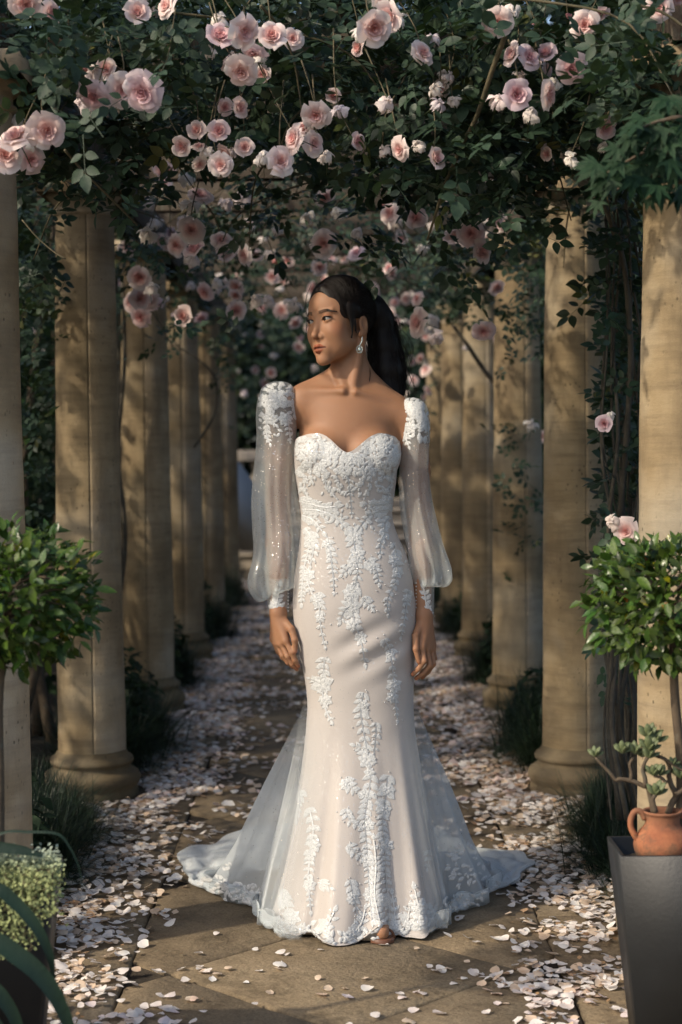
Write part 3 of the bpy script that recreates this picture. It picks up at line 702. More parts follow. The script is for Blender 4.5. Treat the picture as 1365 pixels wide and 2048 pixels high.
# ---- fine dark grass clumps at the feet of the columns
def clump_mesh(seed, n=2200, L=.36, wid=.0020):
    r_ = np.random.default_rng(seed); a = r_.uniform(0, 6.28, n); lean = np.abs(r_.normal(.80, .38, n)); ln = L*r_.uniform(.6, 1.15, n)
    b = np.stack([r_.normal(0, .06, n), r_.normal(0, .06, n), np.zeros(n)], 1)
    t = np.linspace(0, 1, 5); dirh = np.stack([np.cos(a), np.sin(a), 0*a], 1); side_ = np.stack([-np.sin(a), np.cos(a), 0*a], 1)
    th = lean[:, None]*(.35+1.5*t[None]); dr = np.sin(th); dz = np.cos(th)
    rr = np.cumsum(dr, 1)/5*ln[:, None]; zz = np.cumsum(dz, 1)/5*ln[:, None]; rr -= rr[:, :1]; zz -= zz[:, :1]
    P = b[:, None]+dirh[:, None]*rr[..., None]; P[..., 2] += np.maximum(zz, -.02)
    w = wid*(1-t**2*.9)
    V = np.stack([P-side_[:, None]*w[None, :, None], P+side_[:, None]*w[None, :, None]], 2)   # n,5,2,3
    f = []
    for k in range(4): f.append((k*2, k*2+1, k*2+3, k*2+2))
    Fq = (np.arange(n)[:, None, None]*10+np.array(f)[None]).reshape(-1, 4)
    C = np.repeat(np.clip(r_.normal(1, .3, n), .4, 2)[:, None], 10, 1).reshape(-1)
    return new_mesh('grass_clump', V.reshape(-1, 3), [Fq], {'col': np.stack([C, C, C*.95], 1)})
CL = [clump_mesh(s) for s in (1, 2, 3)]
for me in CL: me.materials.append(MT['grass'])
cl_spots = []
for side in (-1, 1):
    who = 'jug side' if side > 0 else 'white trailing plant side'
    for Yc, x0, sc0 in ((4.85, 1.0, .9), (5.1, .92, .9), (5.35, .97, 1.0), (5.6, .92, .95), (5.95, 1.0, .9), (6.85, .92, 1.15), (7.25, .88, 1.2), (7.9, .98, 1.1), (8.9, 1.0, 1.0), (9.3, .92, 1.1), (9.8, .98, 1.1), (11.0, .95, 1.1), (11.6, .9, 1.2), (12.9, .95, 1.2), (13.7, .92, 1.2)):
        o = obj('grass_clump', CL[rng.integers(3)], label=f'dark fine-bladed grass clump between the {ords[int((Yc-4.4)//2)]} and {ords[min(5, int((Yc-4.4)//2)+1)]} columns on the {who}', cat='grass clump', group=f'grass clumps on the {who}')
        o.location = (side*(x0+rng.uniform(-.02, .05)), Yc+rng.uniform(-.08, .08), -.03); o.rotation_euler = (0, 0, rng.uniform(0, 6)); o.scale = (sc0, sc0, sc0*rng.uniform(.9, 1.15))
# leafy low shrubs in the beds
def shrub(loc, rad, n, label, seedv, size=.045):
    r_ = np.random.default_rng(seedv); d = r_.normal(0, 1, (n, 3)); d /= np.linalg.norm(d, axis=1, keepdims=True); d[:, 2] = np.abs(d[:, 2])
    P = d*np.array(rad)*(r_.random((n, 1))**.33); t = thing('bed_shrub', loc, label, 'shrub')
    tone = np.clip(r_.normal(1, .3, n), .5, 1.8)
    V_, F_, C_ = scatter(*LF_LO, frames(d+r_.normal(0, .5, (n, 3))+np.array((0, -.2, .5)), r_.uniform(0, 6.28, n)), P, r_.uniform(.7, 1.3, n)*size, np.stack([tone]*3, 1))
    obj('foliage', new_mesh('foliage', V_, [F_], {'col': C_}), t, mat=MT['hedge'], kind='stuff')
    g = Geo()
    for k in range(7): g.tube([(0, 0, -.03), P[k]*.5+np.array((0, 0, .02)), P[k]], [.006, .004, .002], 4, sub=3)
    obj('stem', g.mesh('stem'), t, mat=MT['bark'])
p = gnd(1035, 1400); shrub((p.x+.02, p.y+.1, 0), (.16, .2, .34), 320, 'low leafy shrub beside the grass between the second and third columns on the jug side', 21)
p = gnd(300, 1500); shrub((p.x-.12, p.y, 0), (.16, .2, .42), 320, 'low leafy shrub beside the second column on the white trailing plant side', 22)
shrub((-1.12, 5.3, 0), (.18, .3, .5), 380, 'dark leafy shrub between the first and second columns on the white trailing plant side', 23)
shrub((1.12, 5.4, 0), (.16, .3, .75), 420, 'dark leafy shrub between the first and second columns on the jug side', 24)

for k, (sd, x_, y_, h_, nb) in enumerate([(-1, .98, 4.95, .42, 'first and second'), (-1, .95, 7.1, .45, 'second and third'), (-1, .95, 7.7, .4, 'second and third'), (-1, .95, 9.2, .5, 'third and fourth'), (1, .97, 6.95, .42, 'second and third'), (1, .92, 7.45, .36, 'second and third'), (1, .95, 9.1, .5, 'third and fourth'), (-1, .95, 11.2, .5, 'fourth and fifth'), (1, .95, 11.2, .5, 'fourth and fifth')]):
    shrub((sd*x_, y_, 0), (.17, .26, h_), 420, f'{["low", "broad", "dense", "tall", "round", "small", "bushy", "dark", "wide"][k]} leafy bed shrub filling the gap of the {nb} columns, ' + ('jug side' if sd > 0 else 'opposite the jug'), 40+k, .05)
# =================================================================== FOREGROUND OBJECTS
# ---- tapered dark metal planters
def planter(name, x0, x1, y0, y1, h, taper, label, th=.009):
    t = thing(name, ((x0+x1)/2, (y0+y1)/2, -.012), label, 'planter'); cx, cy = (x0+x1)/2, (y0+y1)/2
    def ring(s, z, inset=0):
        k = taper*(1-z/h)
        return [(x0-cx+k+inset, y0-cy+k+inset, z), (x1-cx-k-inset, y0-cy+k+inset, z), (x1-cx-k-inset, y1-cy-k-inset, z), (x0-cx+k+inset, y1-cy-k-inset, z)]
    b = .002
    V = ring(0, 0)+ring(0, h-b)+ring(0, h, b)+ring(0, h, th-b)+ring(0, h-b, th)+ring(0, h-.09, th)
    Fq = [(r*4+i, r*4+(i+1) % 4, (r+1)*4+(i+1) % 4, (r+1)*4+i) for r in range(5) for i in range(4)]+[(3, 2, 1, 0)]
    obj('body', Geo().add(V, np.array(Fq)).mesh('planter', False), t, mat=MT['metal'])
    n = 14; zz = h-.035
    xs = np.linspace(x0-cx+th+.004, x1-cx-th-.004, n); ys = np.linspace(y0-cy+th+.004, y1-cy-th-.004, n); X, Yv = np.meshgrid(xs, ys, indexing='ij')
    obj('potting_soil', new_mesh('soil', np.stack([X, Yv, zz+rng.normal(0, .004, X.shape)], -1).reshape(-1, 3), [grid_faces(n, n)]), t, mat=MT['soil'])
    return t
HP = .45
bR = at(1218, 1675, .88*F/792); 
planter('planter', .612, .612+.40, 3.60, 3.79, HP, .045, 'dark grey metal planter holding the terracotta jug')
planter('planter', -.588-.40, -.588, 3.47, 3.645, HP, .045, 'dark grey metal planter half covered by the trailing white plant')

# ---- standard topiary trees
def ball_tree(cpx, cpy, Y, rx, rz, tx, base_z, label, seedv, nl=640, nin=1100):
    c = np.array(at(cpx, cpy, Y)); r_ = np.random.default_rng(seedv)
    base = np.array((tx, Y, base_z)); t = thing('topiary_tree', base, label, 'topiary')
    g = Geo(); top = c-base
    g.tube([(0, 0, 0), (.004, .0, top[2]*.35), (top[0]*.4-.003, 0, top[2]*.62), top*np.array((.9, .9, .86)), top], [.012, .011, .010, .009, .005], 8, sub=5)
    for k in range(26):
        d = r_.normal(0, 1, 3); d /= np.linalg.norm(d); d[2] = d[2]*.8+.1
        e = top+d*np.array((rx, rx, rz))*.85; s = top+np.array((0, 0, -rz*.6+r_.random()*rz*.7))
        g.tube([s, (s+e)/2+np.array((0, 0, .02)), e], [.004, .003, .0015], 4, sub=3)
    obj('trunk', g.mesh('trunk'), t, mat=MT['bark'])
    def pts(n, lo, hi):
        d = r_.normal(0, 1, (n, 3)); d /= np.linalg.norm(d, axis=1, keepdims=True)
        q = np.array([mnoise.noise(Vector(x)*2.6+Vector((seedv, 0, 0))) for x in d])
        rad = (lo+(hi-lo)*r_.random(n)**.7)*(1+.22*q)
        return d, top+d*rad[:, None]*np.array((rx, rx, rz))
    def orient(d, n):
        along = d*.8+r_.normal(0, .55, (n, 3))+np.array((0, 0, .05)); nr = d*.5+np.array((-.25, -.35, .75))+r_.normal(0, .35, (n, 3))
        return frames_dir(along, nr)
    def colr(n):
        tone = np.clip(r_.normal(1, .25, n), .5, 1.7); h = r_.normal(0, .12, n); C = np.stack([tone*(1+h), tone, tone*.9], 1)
        y = r_.random(n) < .02; C[y] = (3.6, 2.0, .5); o = r_.random(n) < .008; C[o] = (4.0, .9, .4); return C
    d, P = pts(nl, .80, 1.05)
    # show only the camera half as single leaves
    fr = np.argsort(d[:, 1]); Rm = orient(d, nl); C = colr(nl); S_ = r_.uniform(.026, .042, nl)
    mes = []
    for k in range(6):
        tv, tf = leaflet(5, r_.uniform(.22, .28), .16, -.2); cc = colr(1)[0] if k < 5 else np.array((1.5, 1.45, .9))
        if k == 4: cc = np.array((1.35, 1.3, .8))
        me = new_mesh('leaf', tv, [tf], {'col': np.tile(np.clip(cc, .5, 1.6), (len(tv), 1))}); me.materials.append(MT['tleaf']); mes.append(me)
    for i in fr[:290]:
        o = obj('leaf', mes[r_.integers(6)], t); m4 = Matrix(Rm[i].tolist()).to_4x4(); m4.translation = Vector(P[i]); o.matrix_local = m4 @ Matrix.Scale(S_[i]*r_.uniform(.85, 1.15), 4)
    g = Geo(); s = fr[290:]; V_, F_, C_ = scatter(*leaflet(3, .26, .16, -.2), Rm[s], P[s], S_[s], C[s]); g.add(V_, F_, C_)
    d2, P2 = pts(nin, .35, .95); V_, F_, C_ = scatter(*leaflet(3, .26, .16, -.2), orient(d2, nin), P2, r_.uniform(.026, .04, nin), colr(nin)); g.add(V_, F_, C_)
    obj('foliage', g.mesh('foliage'), t, mat=MT['tleaf'], kind='stuff')
    return t
ball_tree(1345, 1205, 3.70, .185, .142, at(1359, 1600, 3.70).x, HP-.04, 'round-headed topiary tree with glossy leaves beside the terracotta jug', 31)
ball_tree(8, 1195, 3.56, .188, .146, at(-4, 1600, 3.56).x, HP-.04, 'round-headed topiary tree above the trailing white plant', 32)

# ---- terracotta jug
jc = at(1328, 1700, 3.66)
jug = thing('terracotta_jug', (jc.x, 3.675, HP-.052), 'small weathered terracotta jug with looped handles in the dark planter', 'jug')
prof = [(.0, .003), (.040, .0), (.044, .004), (.054, .016), (.064, .034), (.0675, .050), (.065, .064), (.056, .080), (.046, .092), (.041, .100), (.0405, .112), (.042, .122), (.046, .127), (.0465, .131), (.043, .132), (.038, .128), (.036, .115), (.036, .095)]
P_, _ = catmull(np.array([(a, b, 0) for a, b in prof]), 3, np.zeros(len(prof)))
def mk_jug():
    m = Mat('terracotta_weathered'); v = m.coord('Object')
    b = m.ramp(m.noise(v, 14, 6, .65), [(.3, (.20, .065, .03)), (.55, (.34, .125, .055)), (.8, (.42, .19, .095))])
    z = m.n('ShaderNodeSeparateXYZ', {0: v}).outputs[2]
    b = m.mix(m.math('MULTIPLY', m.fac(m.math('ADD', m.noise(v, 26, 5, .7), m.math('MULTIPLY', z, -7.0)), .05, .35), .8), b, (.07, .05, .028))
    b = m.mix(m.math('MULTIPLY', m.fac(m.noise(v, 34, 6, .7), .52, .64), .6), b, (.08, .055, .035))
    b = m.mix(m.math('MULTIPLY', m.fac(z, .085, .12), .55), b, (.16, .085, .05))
    return m.end(m.bsdf(Base_Color=b, Roughness=.88, Normal=m.bump(m.noise(v, 130, 5, .7), .4, .003)))
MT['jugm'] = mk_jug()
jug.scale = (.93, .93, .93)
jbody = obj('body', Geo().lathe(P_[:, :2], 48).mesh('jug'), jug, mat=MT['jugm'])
for a in (R(185), R(8)):
    ca, sa = math.cos(a), math.sin(a); hp = [(.041, .112), (.052, .130), (.067, .130), (.076, .112), (.075, .092), (.066, .074), (.060, .066)]
    obj('handle', Geo().tube([(r*ca, r*sa, z) for r, z in hp], [.0075, .0075, .007, .007, .007, .0075, .008], 10, sub=4).mesh('handle'), jug, mat=MT['jugm'])
a = R(235); ca, sa = math.cos(a), math.sin(a)
# ---- jade plant growing out of the jug
jt = np.array((jc.x, 3.675, HP-.052)); JY = 3.675
jade = thing('jade_plant', jt+np.array((0, 0, .10)), 'jade plant with bare twisted stems and fleshy leaf tips growing from the jug', 'succulent')
jo = np.array(jade.location)
def J(px, py, dy=0): return np.array(at(px, py, JY+dy))-jo
stems = [([(1308,1628),(1302,1598),(1296,1575),(1288,1572),(1265,1562),(1240,1558),(1232,1560),(1220,1545),(1205,1530),(1192,1515)], .0065, .0032, 0),
         ([(1262,1560),(1263,1545),(1260,1528),(1268,1515)], .0045, .003, .0), ([(1292,1572),(1290,1555),(1286,1540),(1290,1525),(1298,1512)], .0055, .0035, -.01),
         ([(1336,1628),(1345,1605),(1352,1590),(1342,1568),(1338,1550),(1340,1535),(1330,1518),(1312,1512)], .0080, .0035, .01), ([(1352,1590),(1372,1575),(1395,1555)], .0065, .004, .0),
         ([(1318,1512),(1340,1525),(1360,1538),(1380,1545)], .0035, .003, .0), ([(1334,1566),(1322,1555),(1308,1552)], .004, .003, -.015), ([(1312,1625),(1306,1600),(1312,1590)], .006, .004, -.02), ([(1290,1525),(1298,1505),(1296,1480)], .004, .003, .01)]
for pts_, r0, r1, dy in stems:
    obj('stem', Geo().tube([J(x, y, dy) for x, y in pts_], np.linspace(r0, r1, len(pts_)), 7, sub=4).mesh('stem'), jade, mat=MT['bark'])
def fat_leaf():
    a = np.linspace(0, 2*np.pi, 8, endpoint=False); t = np.linspace(0, 1, 6); w = np.array([.06, .13, .20, .235, .19, .03])
    V = np.stack([np.outer(np.cos(a), w), np.broadcast_to(t, (8, 6)), np.outer(np.sin(a), w*.42)-.08*t*t], -1).reshape(-1, 3)
    return new_mesh('leaf', V, [grid_faces(8, 6, True)], {'col': np.ones((48, 3))})
fl = fat_leaf(); fl.materials.append(MT['jade'])
for (px, py, sz, n, dy) in ((1191,1507,.017,7,0),(1246,1500,.022,8,0),(1272,1502,.022,7,0),(1300,1496,.027,10,-.01),(1298,1470,.025,9,.01),(1312,1480,.022,7,0),(1308,1545,.022,9,-.015),(1322,1545,.020,6,-.01),(1313,1585,.025,9,-.02),(1347,1525,.015,5,0),(1362,1550,.022,7,0),(1300,1510,.022,7,-.015),(1285,1508,.02,6,.01),(1385,1540,.022,6,0)):
    for k in range(n):
        a = k*2.4; el = .55+.85*k/n; d = np.array([[math.cos(a)*math.cos(el), math.sin(a)*math.cos(el), math.sin(el)]])
        m4 = Matrix(frames_dir(d, np.array([[-.2, -.5, .8]]))[0].tolist()).to_4x4(); m4.translation = Vector(J(px, py+6, dy))
        o = obj('leaf', fl, jade); o.matrix_local = m4 @ Matrix.Scale(sz*rng.uniform(.85, 1.2)*1.25, 4)

# ---- trailing white-leaved plant spilling from the other planter
TY = 3.50
tp0 = np.array(at(40, 1720, TY)); trail = thing('trailing_plant', (tp0[0], TY+.04, HP-.045), 'pale grey-white trailing plant spilling over the dark planter', 'plant'); to = np.array(trail.location)
sp = []
g = Geo()
for k in range(60):
    px = rng.uniform(-40, 108); py = 1738+rng.normal(0, 10); L = rng.uniform(0, 190)*(1-max(0, px-40)/120); Y0 = TY+rng.uniform(-.05, .08)
    st_ = at(px, py, Y0); pp = []
    n = int(4+L/14)
    for j in range(n):
        f = j/max(1, n-1); q = np.array(at(px+rng.normal(0, 7)+8*math.sin(k), py+f*L, TY-.055-.03*f if j > 1 else Y0)); pp.append(q)
        for _ in range(7 if f < .4 else 4): sp.append(q+rng.normal(0, .009, 3))
    if len(pp) > 2: g.tube([p_-to for p_ in pp], .0012, 3)
obj('stem', g.mesh('stem'), trail, mat=MT['cane'])
for _ in range(1500): sp.append(np.array(at(rng.uniform(-40, 118), 1728+rng.normal(0, 13), TY+rng.uniform(-.04, .10))))
sp = np.array(sp); m = len(sp); tone = np.clip(rng.normal(1, .2, m), .5, 1.5)
hi_ = np.clip((1800-project(sp)[1])/100, .55, 1)
V_, F_, C_ = scatter(*leaflet(2, .42, .2, -.25), frames(np.stack([rng.normal(0, .6, m), -.7+rng.normal(0, .4, m), .6+rng.normal(0, .4, m)], 1), rng.uniform(0, 6.28, m)), sp-to, rng.uniform(.006, .011, m), np.stack([tone*(1.1-.1*hi_), tone, tone*hi_], 1))
obj('foliage', new_mesh('foliage', V_, [F_], {'col': C_}), trail, mat=MT['trail'], kind='stuff')

# ---- strap-leaved plant in front of it
sg = np.array((-.80, 3.20, 0)); strap = thing('strap_leaf_plant', sg, 'dark green plant with long arching strap leaves in front of the white trailing plant', 'plant')
def ribbon(pts_, w, dyv=0):
    P, wr = catmull(np.array(pts_), 6, np.array(w)); T = np.gradient(P, axis=0); T /= np.linalg.norm(T, axis=1, keepdims=True)
    sd = np.cross(T, np.array((.25, -.9, .35))); sd /= np.linalg.norm(sd, axis=1, keepdims=True); nn = np.cross(sd, T)
    V = np.stack([P-sd*wr[:, None]+nn*wr[:, None]*.3, P, P+sd*wr[:, None]+nn*wr[:, None]*.3], 0).reshape(-1, 3)
    return V, grid_faces(3, len(P))
def strap_leaf(pxs, Y, w):
    pts_ = [np.array((sg[0]+rng.normal(0, .03), sg[1], -.02))]+[np.array(at(x, y, Y)) for x, y in pxs]
    n = len(pts_); ww = [w*.8]+[w*(1-.75*(k/(n-2))**3) for k in range(n-1)]
    V, Fq = ribbon(pts_, ww); obj('leaf', new_mesh('leaf', V-sg, [Fq], {'col': np.ones((len(V), 3))}), strap, mat=MT['strap'])
strap_leaf([(-60, 1830), (-10, 1780), (30, 1805), (70, 1850), (98, 1905), (108, 1960)], 3.2, .013)
strap_leaf([(-80, 1920), (-20, 1882), (40, 1915), (85, 1955), (115, 2000), (140, 2060), (146, 2120)], 3.15, .018)
strap_leaf([(-70, 1990), (-20, 1975), (15, 2010), (38, 2060), (48, 2120)], 3.1, .014)
strap_leaf([(-60, 1720), (0, 1668), (60, 1664), (115, 1668), (140, 1695), (158, 1735), (166, 1778)], 3.3, .0028)
strap_leaf([(-60, 2050), (-20, 2040), (10, 2090), (15, 2150)], 3.1, .014)
strap_leaf([(-90, 1700), (-60, 1690), (0, 1695), (50, 1702), (85, 1712)], 3.45, .013)
for k in range(8):
    a = rng.uniform(2.0, 4.4); strap_pts = [(0, 0)]
    e = np.array((math.cos(a), math.sin(a), 0)); pts_ = [sg+np.array((0, 0, -.02)), sg+e*.12+np.array((0, 0, .25)), sg+e*.3+np.array((0, 0, .36)), sg+e*.48+np.array((0, 0, .28))]
    V, Fq = ribbon(pts_, [.012, .015, .013, .003]); obj('leaf', new_mesh('leaf', V-sg, [Fq], {'col': np.ones((len(V), 3))}), strap, mat=MT['strap'])

# ---- maple branch reaching in at the top of the jug side
mp = np.array((1.25, 3.35, 0)); maple = thing('maple_tree', mp, 'young maple whose lobed dark leaves reach in front of the first jug-side column', 'tree')
obj('trunk', Geo().tube([(0, 0, -.03), (.02, .02, .9), (-.02, .0, 1.8), (.03, .03, 2.6)], [.035, .03, .022, .010], 8, sub=5).mesh('trunk'), maple, mat=MT['bark'])
for pts_ in ([(1.23, 3.35, 1.7), at(1400, 330, 3.45), at(1310, 300, 3.45), at(1215, 345, 3.45)], [(1.23, 3.35, 1.9), at(1420, 240, 3.4), at(1330, 240, 3.42), at(1270, 262, 3.42)], [(1.23, 3.35, 1.75), at(1400, 370, 3.5), at(1320, 350, 3.5), at(1230, 380, 3.5)]):
    obj('branch', Geo().tube([np.array(p_)-mp for p_ in pts_], [.009, .006, .004, .0015], 6, sub=5).mesh('branch'), maple, mat=MT['bark'])
def maple_mesh(seedv):
    r_ = np.random.default_rng(seedv); lobes = [(0, 1.0), (38, .86), (-38, .86), (82, .62), (-82, .62)]; lobes.sort()
    V = [(0, 0, 0)]; 
    for i, (a, L) in enumerate(lobes):
        for da, l in ((-13, .50), (-9, .66), (-7, .62), (0, 1.0), (7, .62), (9, .66), (13, .50)):
            th = R(a+da); V.append((math.sin(th)*L*l, math.cos(th)*L*l, -.16*(L*l)**2+r_.normal(0, .012)))
        if i < 4:
            th = R((a+lobes[i+1][0])/2); V.append((math.sin(th)*.34, math.cos(th)*.34, .02))
    n = len(V); return new_mesh('leaf', np.array(V), [np.array([(0, i+1, i) for i in range(1, n-1)])], {'col': np.ones((n, 3))*r_.uniform(.8, 1.25)})
MM = [maple_mesh(s) for s in range(4)]
for me in MM: me.materials.append(MT['mleaf'])
for (px, py, L, ang) in [(1200,352,60,-60),(1238,338,62,-25),(1228,376,60,-40),(1262,360,64,-10),(1290,372,62,5),(1320,384,58,10),(1285,330,62,-30),(1318,340,66,-15),(1345,355,60,5),(1265,300,58,-45),(1300,285,66,-35),(1338,300,64,-20),(1290,248,60,-50),(1330,250,66,-35),(1358,262,60,-20),(1250,318,50,-50),(1352,395,50,20),(1340,222,60,-40),(1215,392,44,-20),(1300,404,40,12),(1355,330,60,0),(1362,215,56,-20)]:
    a = R(ang)
    for _ in range(3):
        Yl = 3.45+rng.uniform(-.08, .09); p_ = np.array(at(px+rng.normal(0, 10), py-14+rng.normal(0, 10), Yl))
        al = np.array([[math.sin(a)+rng.normal(0, .25), -.25+rng.normal(0, .2), -.75+rng.normal(0, .3)]]); nr = np.array([[rng.normal(0, .3), -.65+rng.normal(0, .2), .55+rng.normal(0, .25)]])
        m4 = Matrix(frames_dir(al, nr)[0].tolist()).to_4x4(); m4.translation = Vector(p_-mp)
        o = obj('leaf', MM[rng.integers(4)], maple); o.matrix_local = m4 @ Matrix.Scale(L*.95*3.45/F, 4)

# =================================================================== FALLEN PETALS
def petal_mesh(seedv, nu=5, nv=6):
    r_ = np.random.default_rng(seedv); s = np.linspace(-1, 1, nu); t = np.linspace(0, 1, nv); S_, T = np.meshgrid(s, t, indexing='ij')
    w = .02+.46*np.sin(np.pi*np.clip(T, 0, 1)**.78)**.62; X = S_*w; Yv = T*.94-.5+.05*np.cos(S_*3+r_.uniform(0, 6))*T
    Z = (.22*(S_*w/.46)**2*r_.uniform(.3, 1.3)+.30*(T-.4)**2*r_.uniform(.2, 1.4))+.05*np.sin(S_*4+r_.uniform(0, 6))*T+r_.uniform(.0, .12)*S_
    Z = (Z-Z.min())*.62
    V = np.stack([X, Yv, Z], -1).reshape(-1, 3)
    base = np.array((.87, .81, .77)); tip = np.array((.90, .88, .86)); C = base+(tip-base)*T.reshape(-1, 1)
    brown = seedv in (3, 6, 24, 26)
    if brown: C = C*np.array((.86, .74, .60))
    if r_.random() < .25: C = C*np.array((1, .88, .86))
    return V, grid_faces(nu, nv), C
PT = [petal_mesh(s) for s in range(8)]; PTL = [petal_mesh(s+20, 3, 4) for s in range(8)]
P = []
n = 60000
X = rng.uniform(-.95, .95, n); Yv = 3.2+rng.random(n)**1.15*13.0
ax = np.abs(X+.0)
cl = np.array([mnoise.noise(Vector((a*5.0, b*5.0, 3))) for a, b in zip(X, Yv)]); cl2 = np.array([mnoise.noise(Vector((a*2.0, b*1.6, 9))) for a, b in zip(X, Yv)])
edge = np.clip((ax-.36)/.36, 0, 1)**1.6
far = np.clip((Yv-5.0)/3.0, 0, 1)
dens = .050+.85*edge*(.55+.45*far)+.30*far*np.clip(cl2+.40, 0, 1)
dens *= np.clip(.55+1.6*cl+.5*edge, .05, 1.5)
heap = np.exp(-(((X-.50)/.14)**2+((Yv-4.05)/.22)**2))*.75+np.exp(-(((X+.46)/.10)**2+((Yv-4.0)/.16)**2))*.35
front = np.where(Yv < 4.9, np.clip((ax-.38)/.25, .45, 1), 1)
dens = dens*front+heap*np.clip(.5+2*cl, 0, 1)*.55
keep = rng.random(n) < dens*2.2
# stay out from under the column bases
for y in COL_Y:
    for s in (-1, 1): keep &= ((X-s*CX)**2+(Yv-y)**2) > .20**2
keep &= ~(((X+.02)**2+(Yv-4.86)**2) < .40**2) & ~((X > .60) & (Yv < 3.85)) & ~((X < -.575) & (Yv < 3.72))
X, Yv = X[keep], Yv[keep]; m = len(X)
pos = np.stack([X, Yv, np.full(m, .003)+rng.random(m)*.004+np.clip(edge[keep], 0, 1)*rng.random(m)*.014], 1)
size = rng.uniform(.017, .035, m)*np.where(rng.random(m) < .15, 1.25, 1); flip = rng.random(m) < .4
nr = np.stack([rng.normal(0, .22, m), rng.normal(0, .22, m), np.ones(m)], 1); Rm = frames(nr, rng.uniform(0, 6.28, m))
Rm[flip] = Rm[flip]*np.array((-1, 1, -1))[None, None, :]; pos[flip, 2] += size[flip]*.2
u, v, dep = project(pos); inv = (u > 0) & (u < PW) & (v > 0) & (v < PH)
order = np.argsort(np.where(inv, dep, 1e9)); nearp, restp = order[:300], order[300:]
PM = []
for V_, F_, C_ in PT:
    me = new_mesh('petal', V_, [F_], {'col': C_}); me.materials.append(MT['petal']); PM.append(me)
for i in nearp:
    o = obj('rose_petal', PM[rng.integers(8)], label='single pale rose petal lying on the stone flags of the path', cat='petal', group='fallen petals on the near path')
    m4 = Matrix(Rm[i].tolist()).to_4x4(); m4.translation = Vector(pos[i]); o.matrix_world = m4 @ Matrix.Scale(size[i], 4)
g = Geo()
for lo_, hi_, TT in ((0, 6.2, PT), (6.2, 99, PTL)):
    for k in range(8):
        s = restp[(dep[restp] >= lo_) & (dep[restp] < hi_)][k::8]
        if len(s):
            tone = np.clip(rng.normal(1, .08, (len(s), 1)), .7, 1.1)*np.where(rng.random((len(s), 1)) < .12, np.array((.78, .64, .5)), np.ones(3))
            V_, F_, C_ = scatter(TT[k][0], TT[k][1], Rm[s], pos[s], size[s]*(1.0 if lo_ == 0 else 1.15), tone, TT[k][2]); g.add(V_, F_, np.clip(C_, 0, .9))
m2 = 2600; si = rng.integers(0, m, m2); q2 = pos[si]+np.stack([rng.normal(0, .03, m2), rng.normal(0, .03, m2), rng.uniform(-.001, .003, m2)], 1); q2[:, 2] = np.maximum(q2[:, 2], .004)
br = np.array((.30, .19, .10))*rng.uniform(.5, 1.5, (m2, 1))
V_, F_, C_ = scatter(PTL[1][0], PTL[1][1], frames(np.stack([rng.normal(0, .3, m2), rng.normal(0, .3, m2), np.ones(m2)], 1), rng.uniform(0, 6.28, m2)), q2, rng.uniform(.006, .016, m2), br); g.add(V_, F_, C_)
obj('fallen_petals', g.mesh('fallen_petals'), mat=MT['petal'], kind='stuff', label='drifts of pale rose petals along both edges of the path', cat='petals')
print('petals', m)
# =================================================================== THE BRIDE
def bp(px, py, dy=0.0): return np.array(at(px, py, YB+dy))
def nrmz(v): return v/np.linalg.norm(v)
# ---- small SDF kit
def smin(a, b, k):
    h = np.clip(.5+.5*(b-a)/k, 0, 1); return b*(1-h)+a*h-k*h*(1-h)
def smax(a, b, k): return -smin(-a, -b, k)
def vlen(v): return np.sqrt(np.einsum('ij,ij->i', v, v))
def sph(P, c, r): return vlen(P-np.asarray(c, P.dtype))-r
def ell(P, c, r):
    r = np.asarray(r, P.dtype); q = (P-np.asarray(c, P.dtype))/r; k0 = vlen(q); k1 = vlen(q/r)+1e-9
    return k0*(k0-1)/k1
def cone(P, a, b, ra, rb):
    a = np.asarray(a, P.dtype); ba = np.asarray(b, P.dtype)-a; Q = P-a; h = np.clip((Q@ba)/(ba@ba), 0, 1)
    Q -= h[:, None]*ba; return vlen(Q)-(ra+(rb-ra)*h)
def chain(P, pts, rad, k=.004):
    d = None
    for i in range(len(pts)-1):
        x = cone(P, pts[i], pts[i+1], rad[i], rad[i+1]); d = x if d is None else smin(d, x, k)
    return d
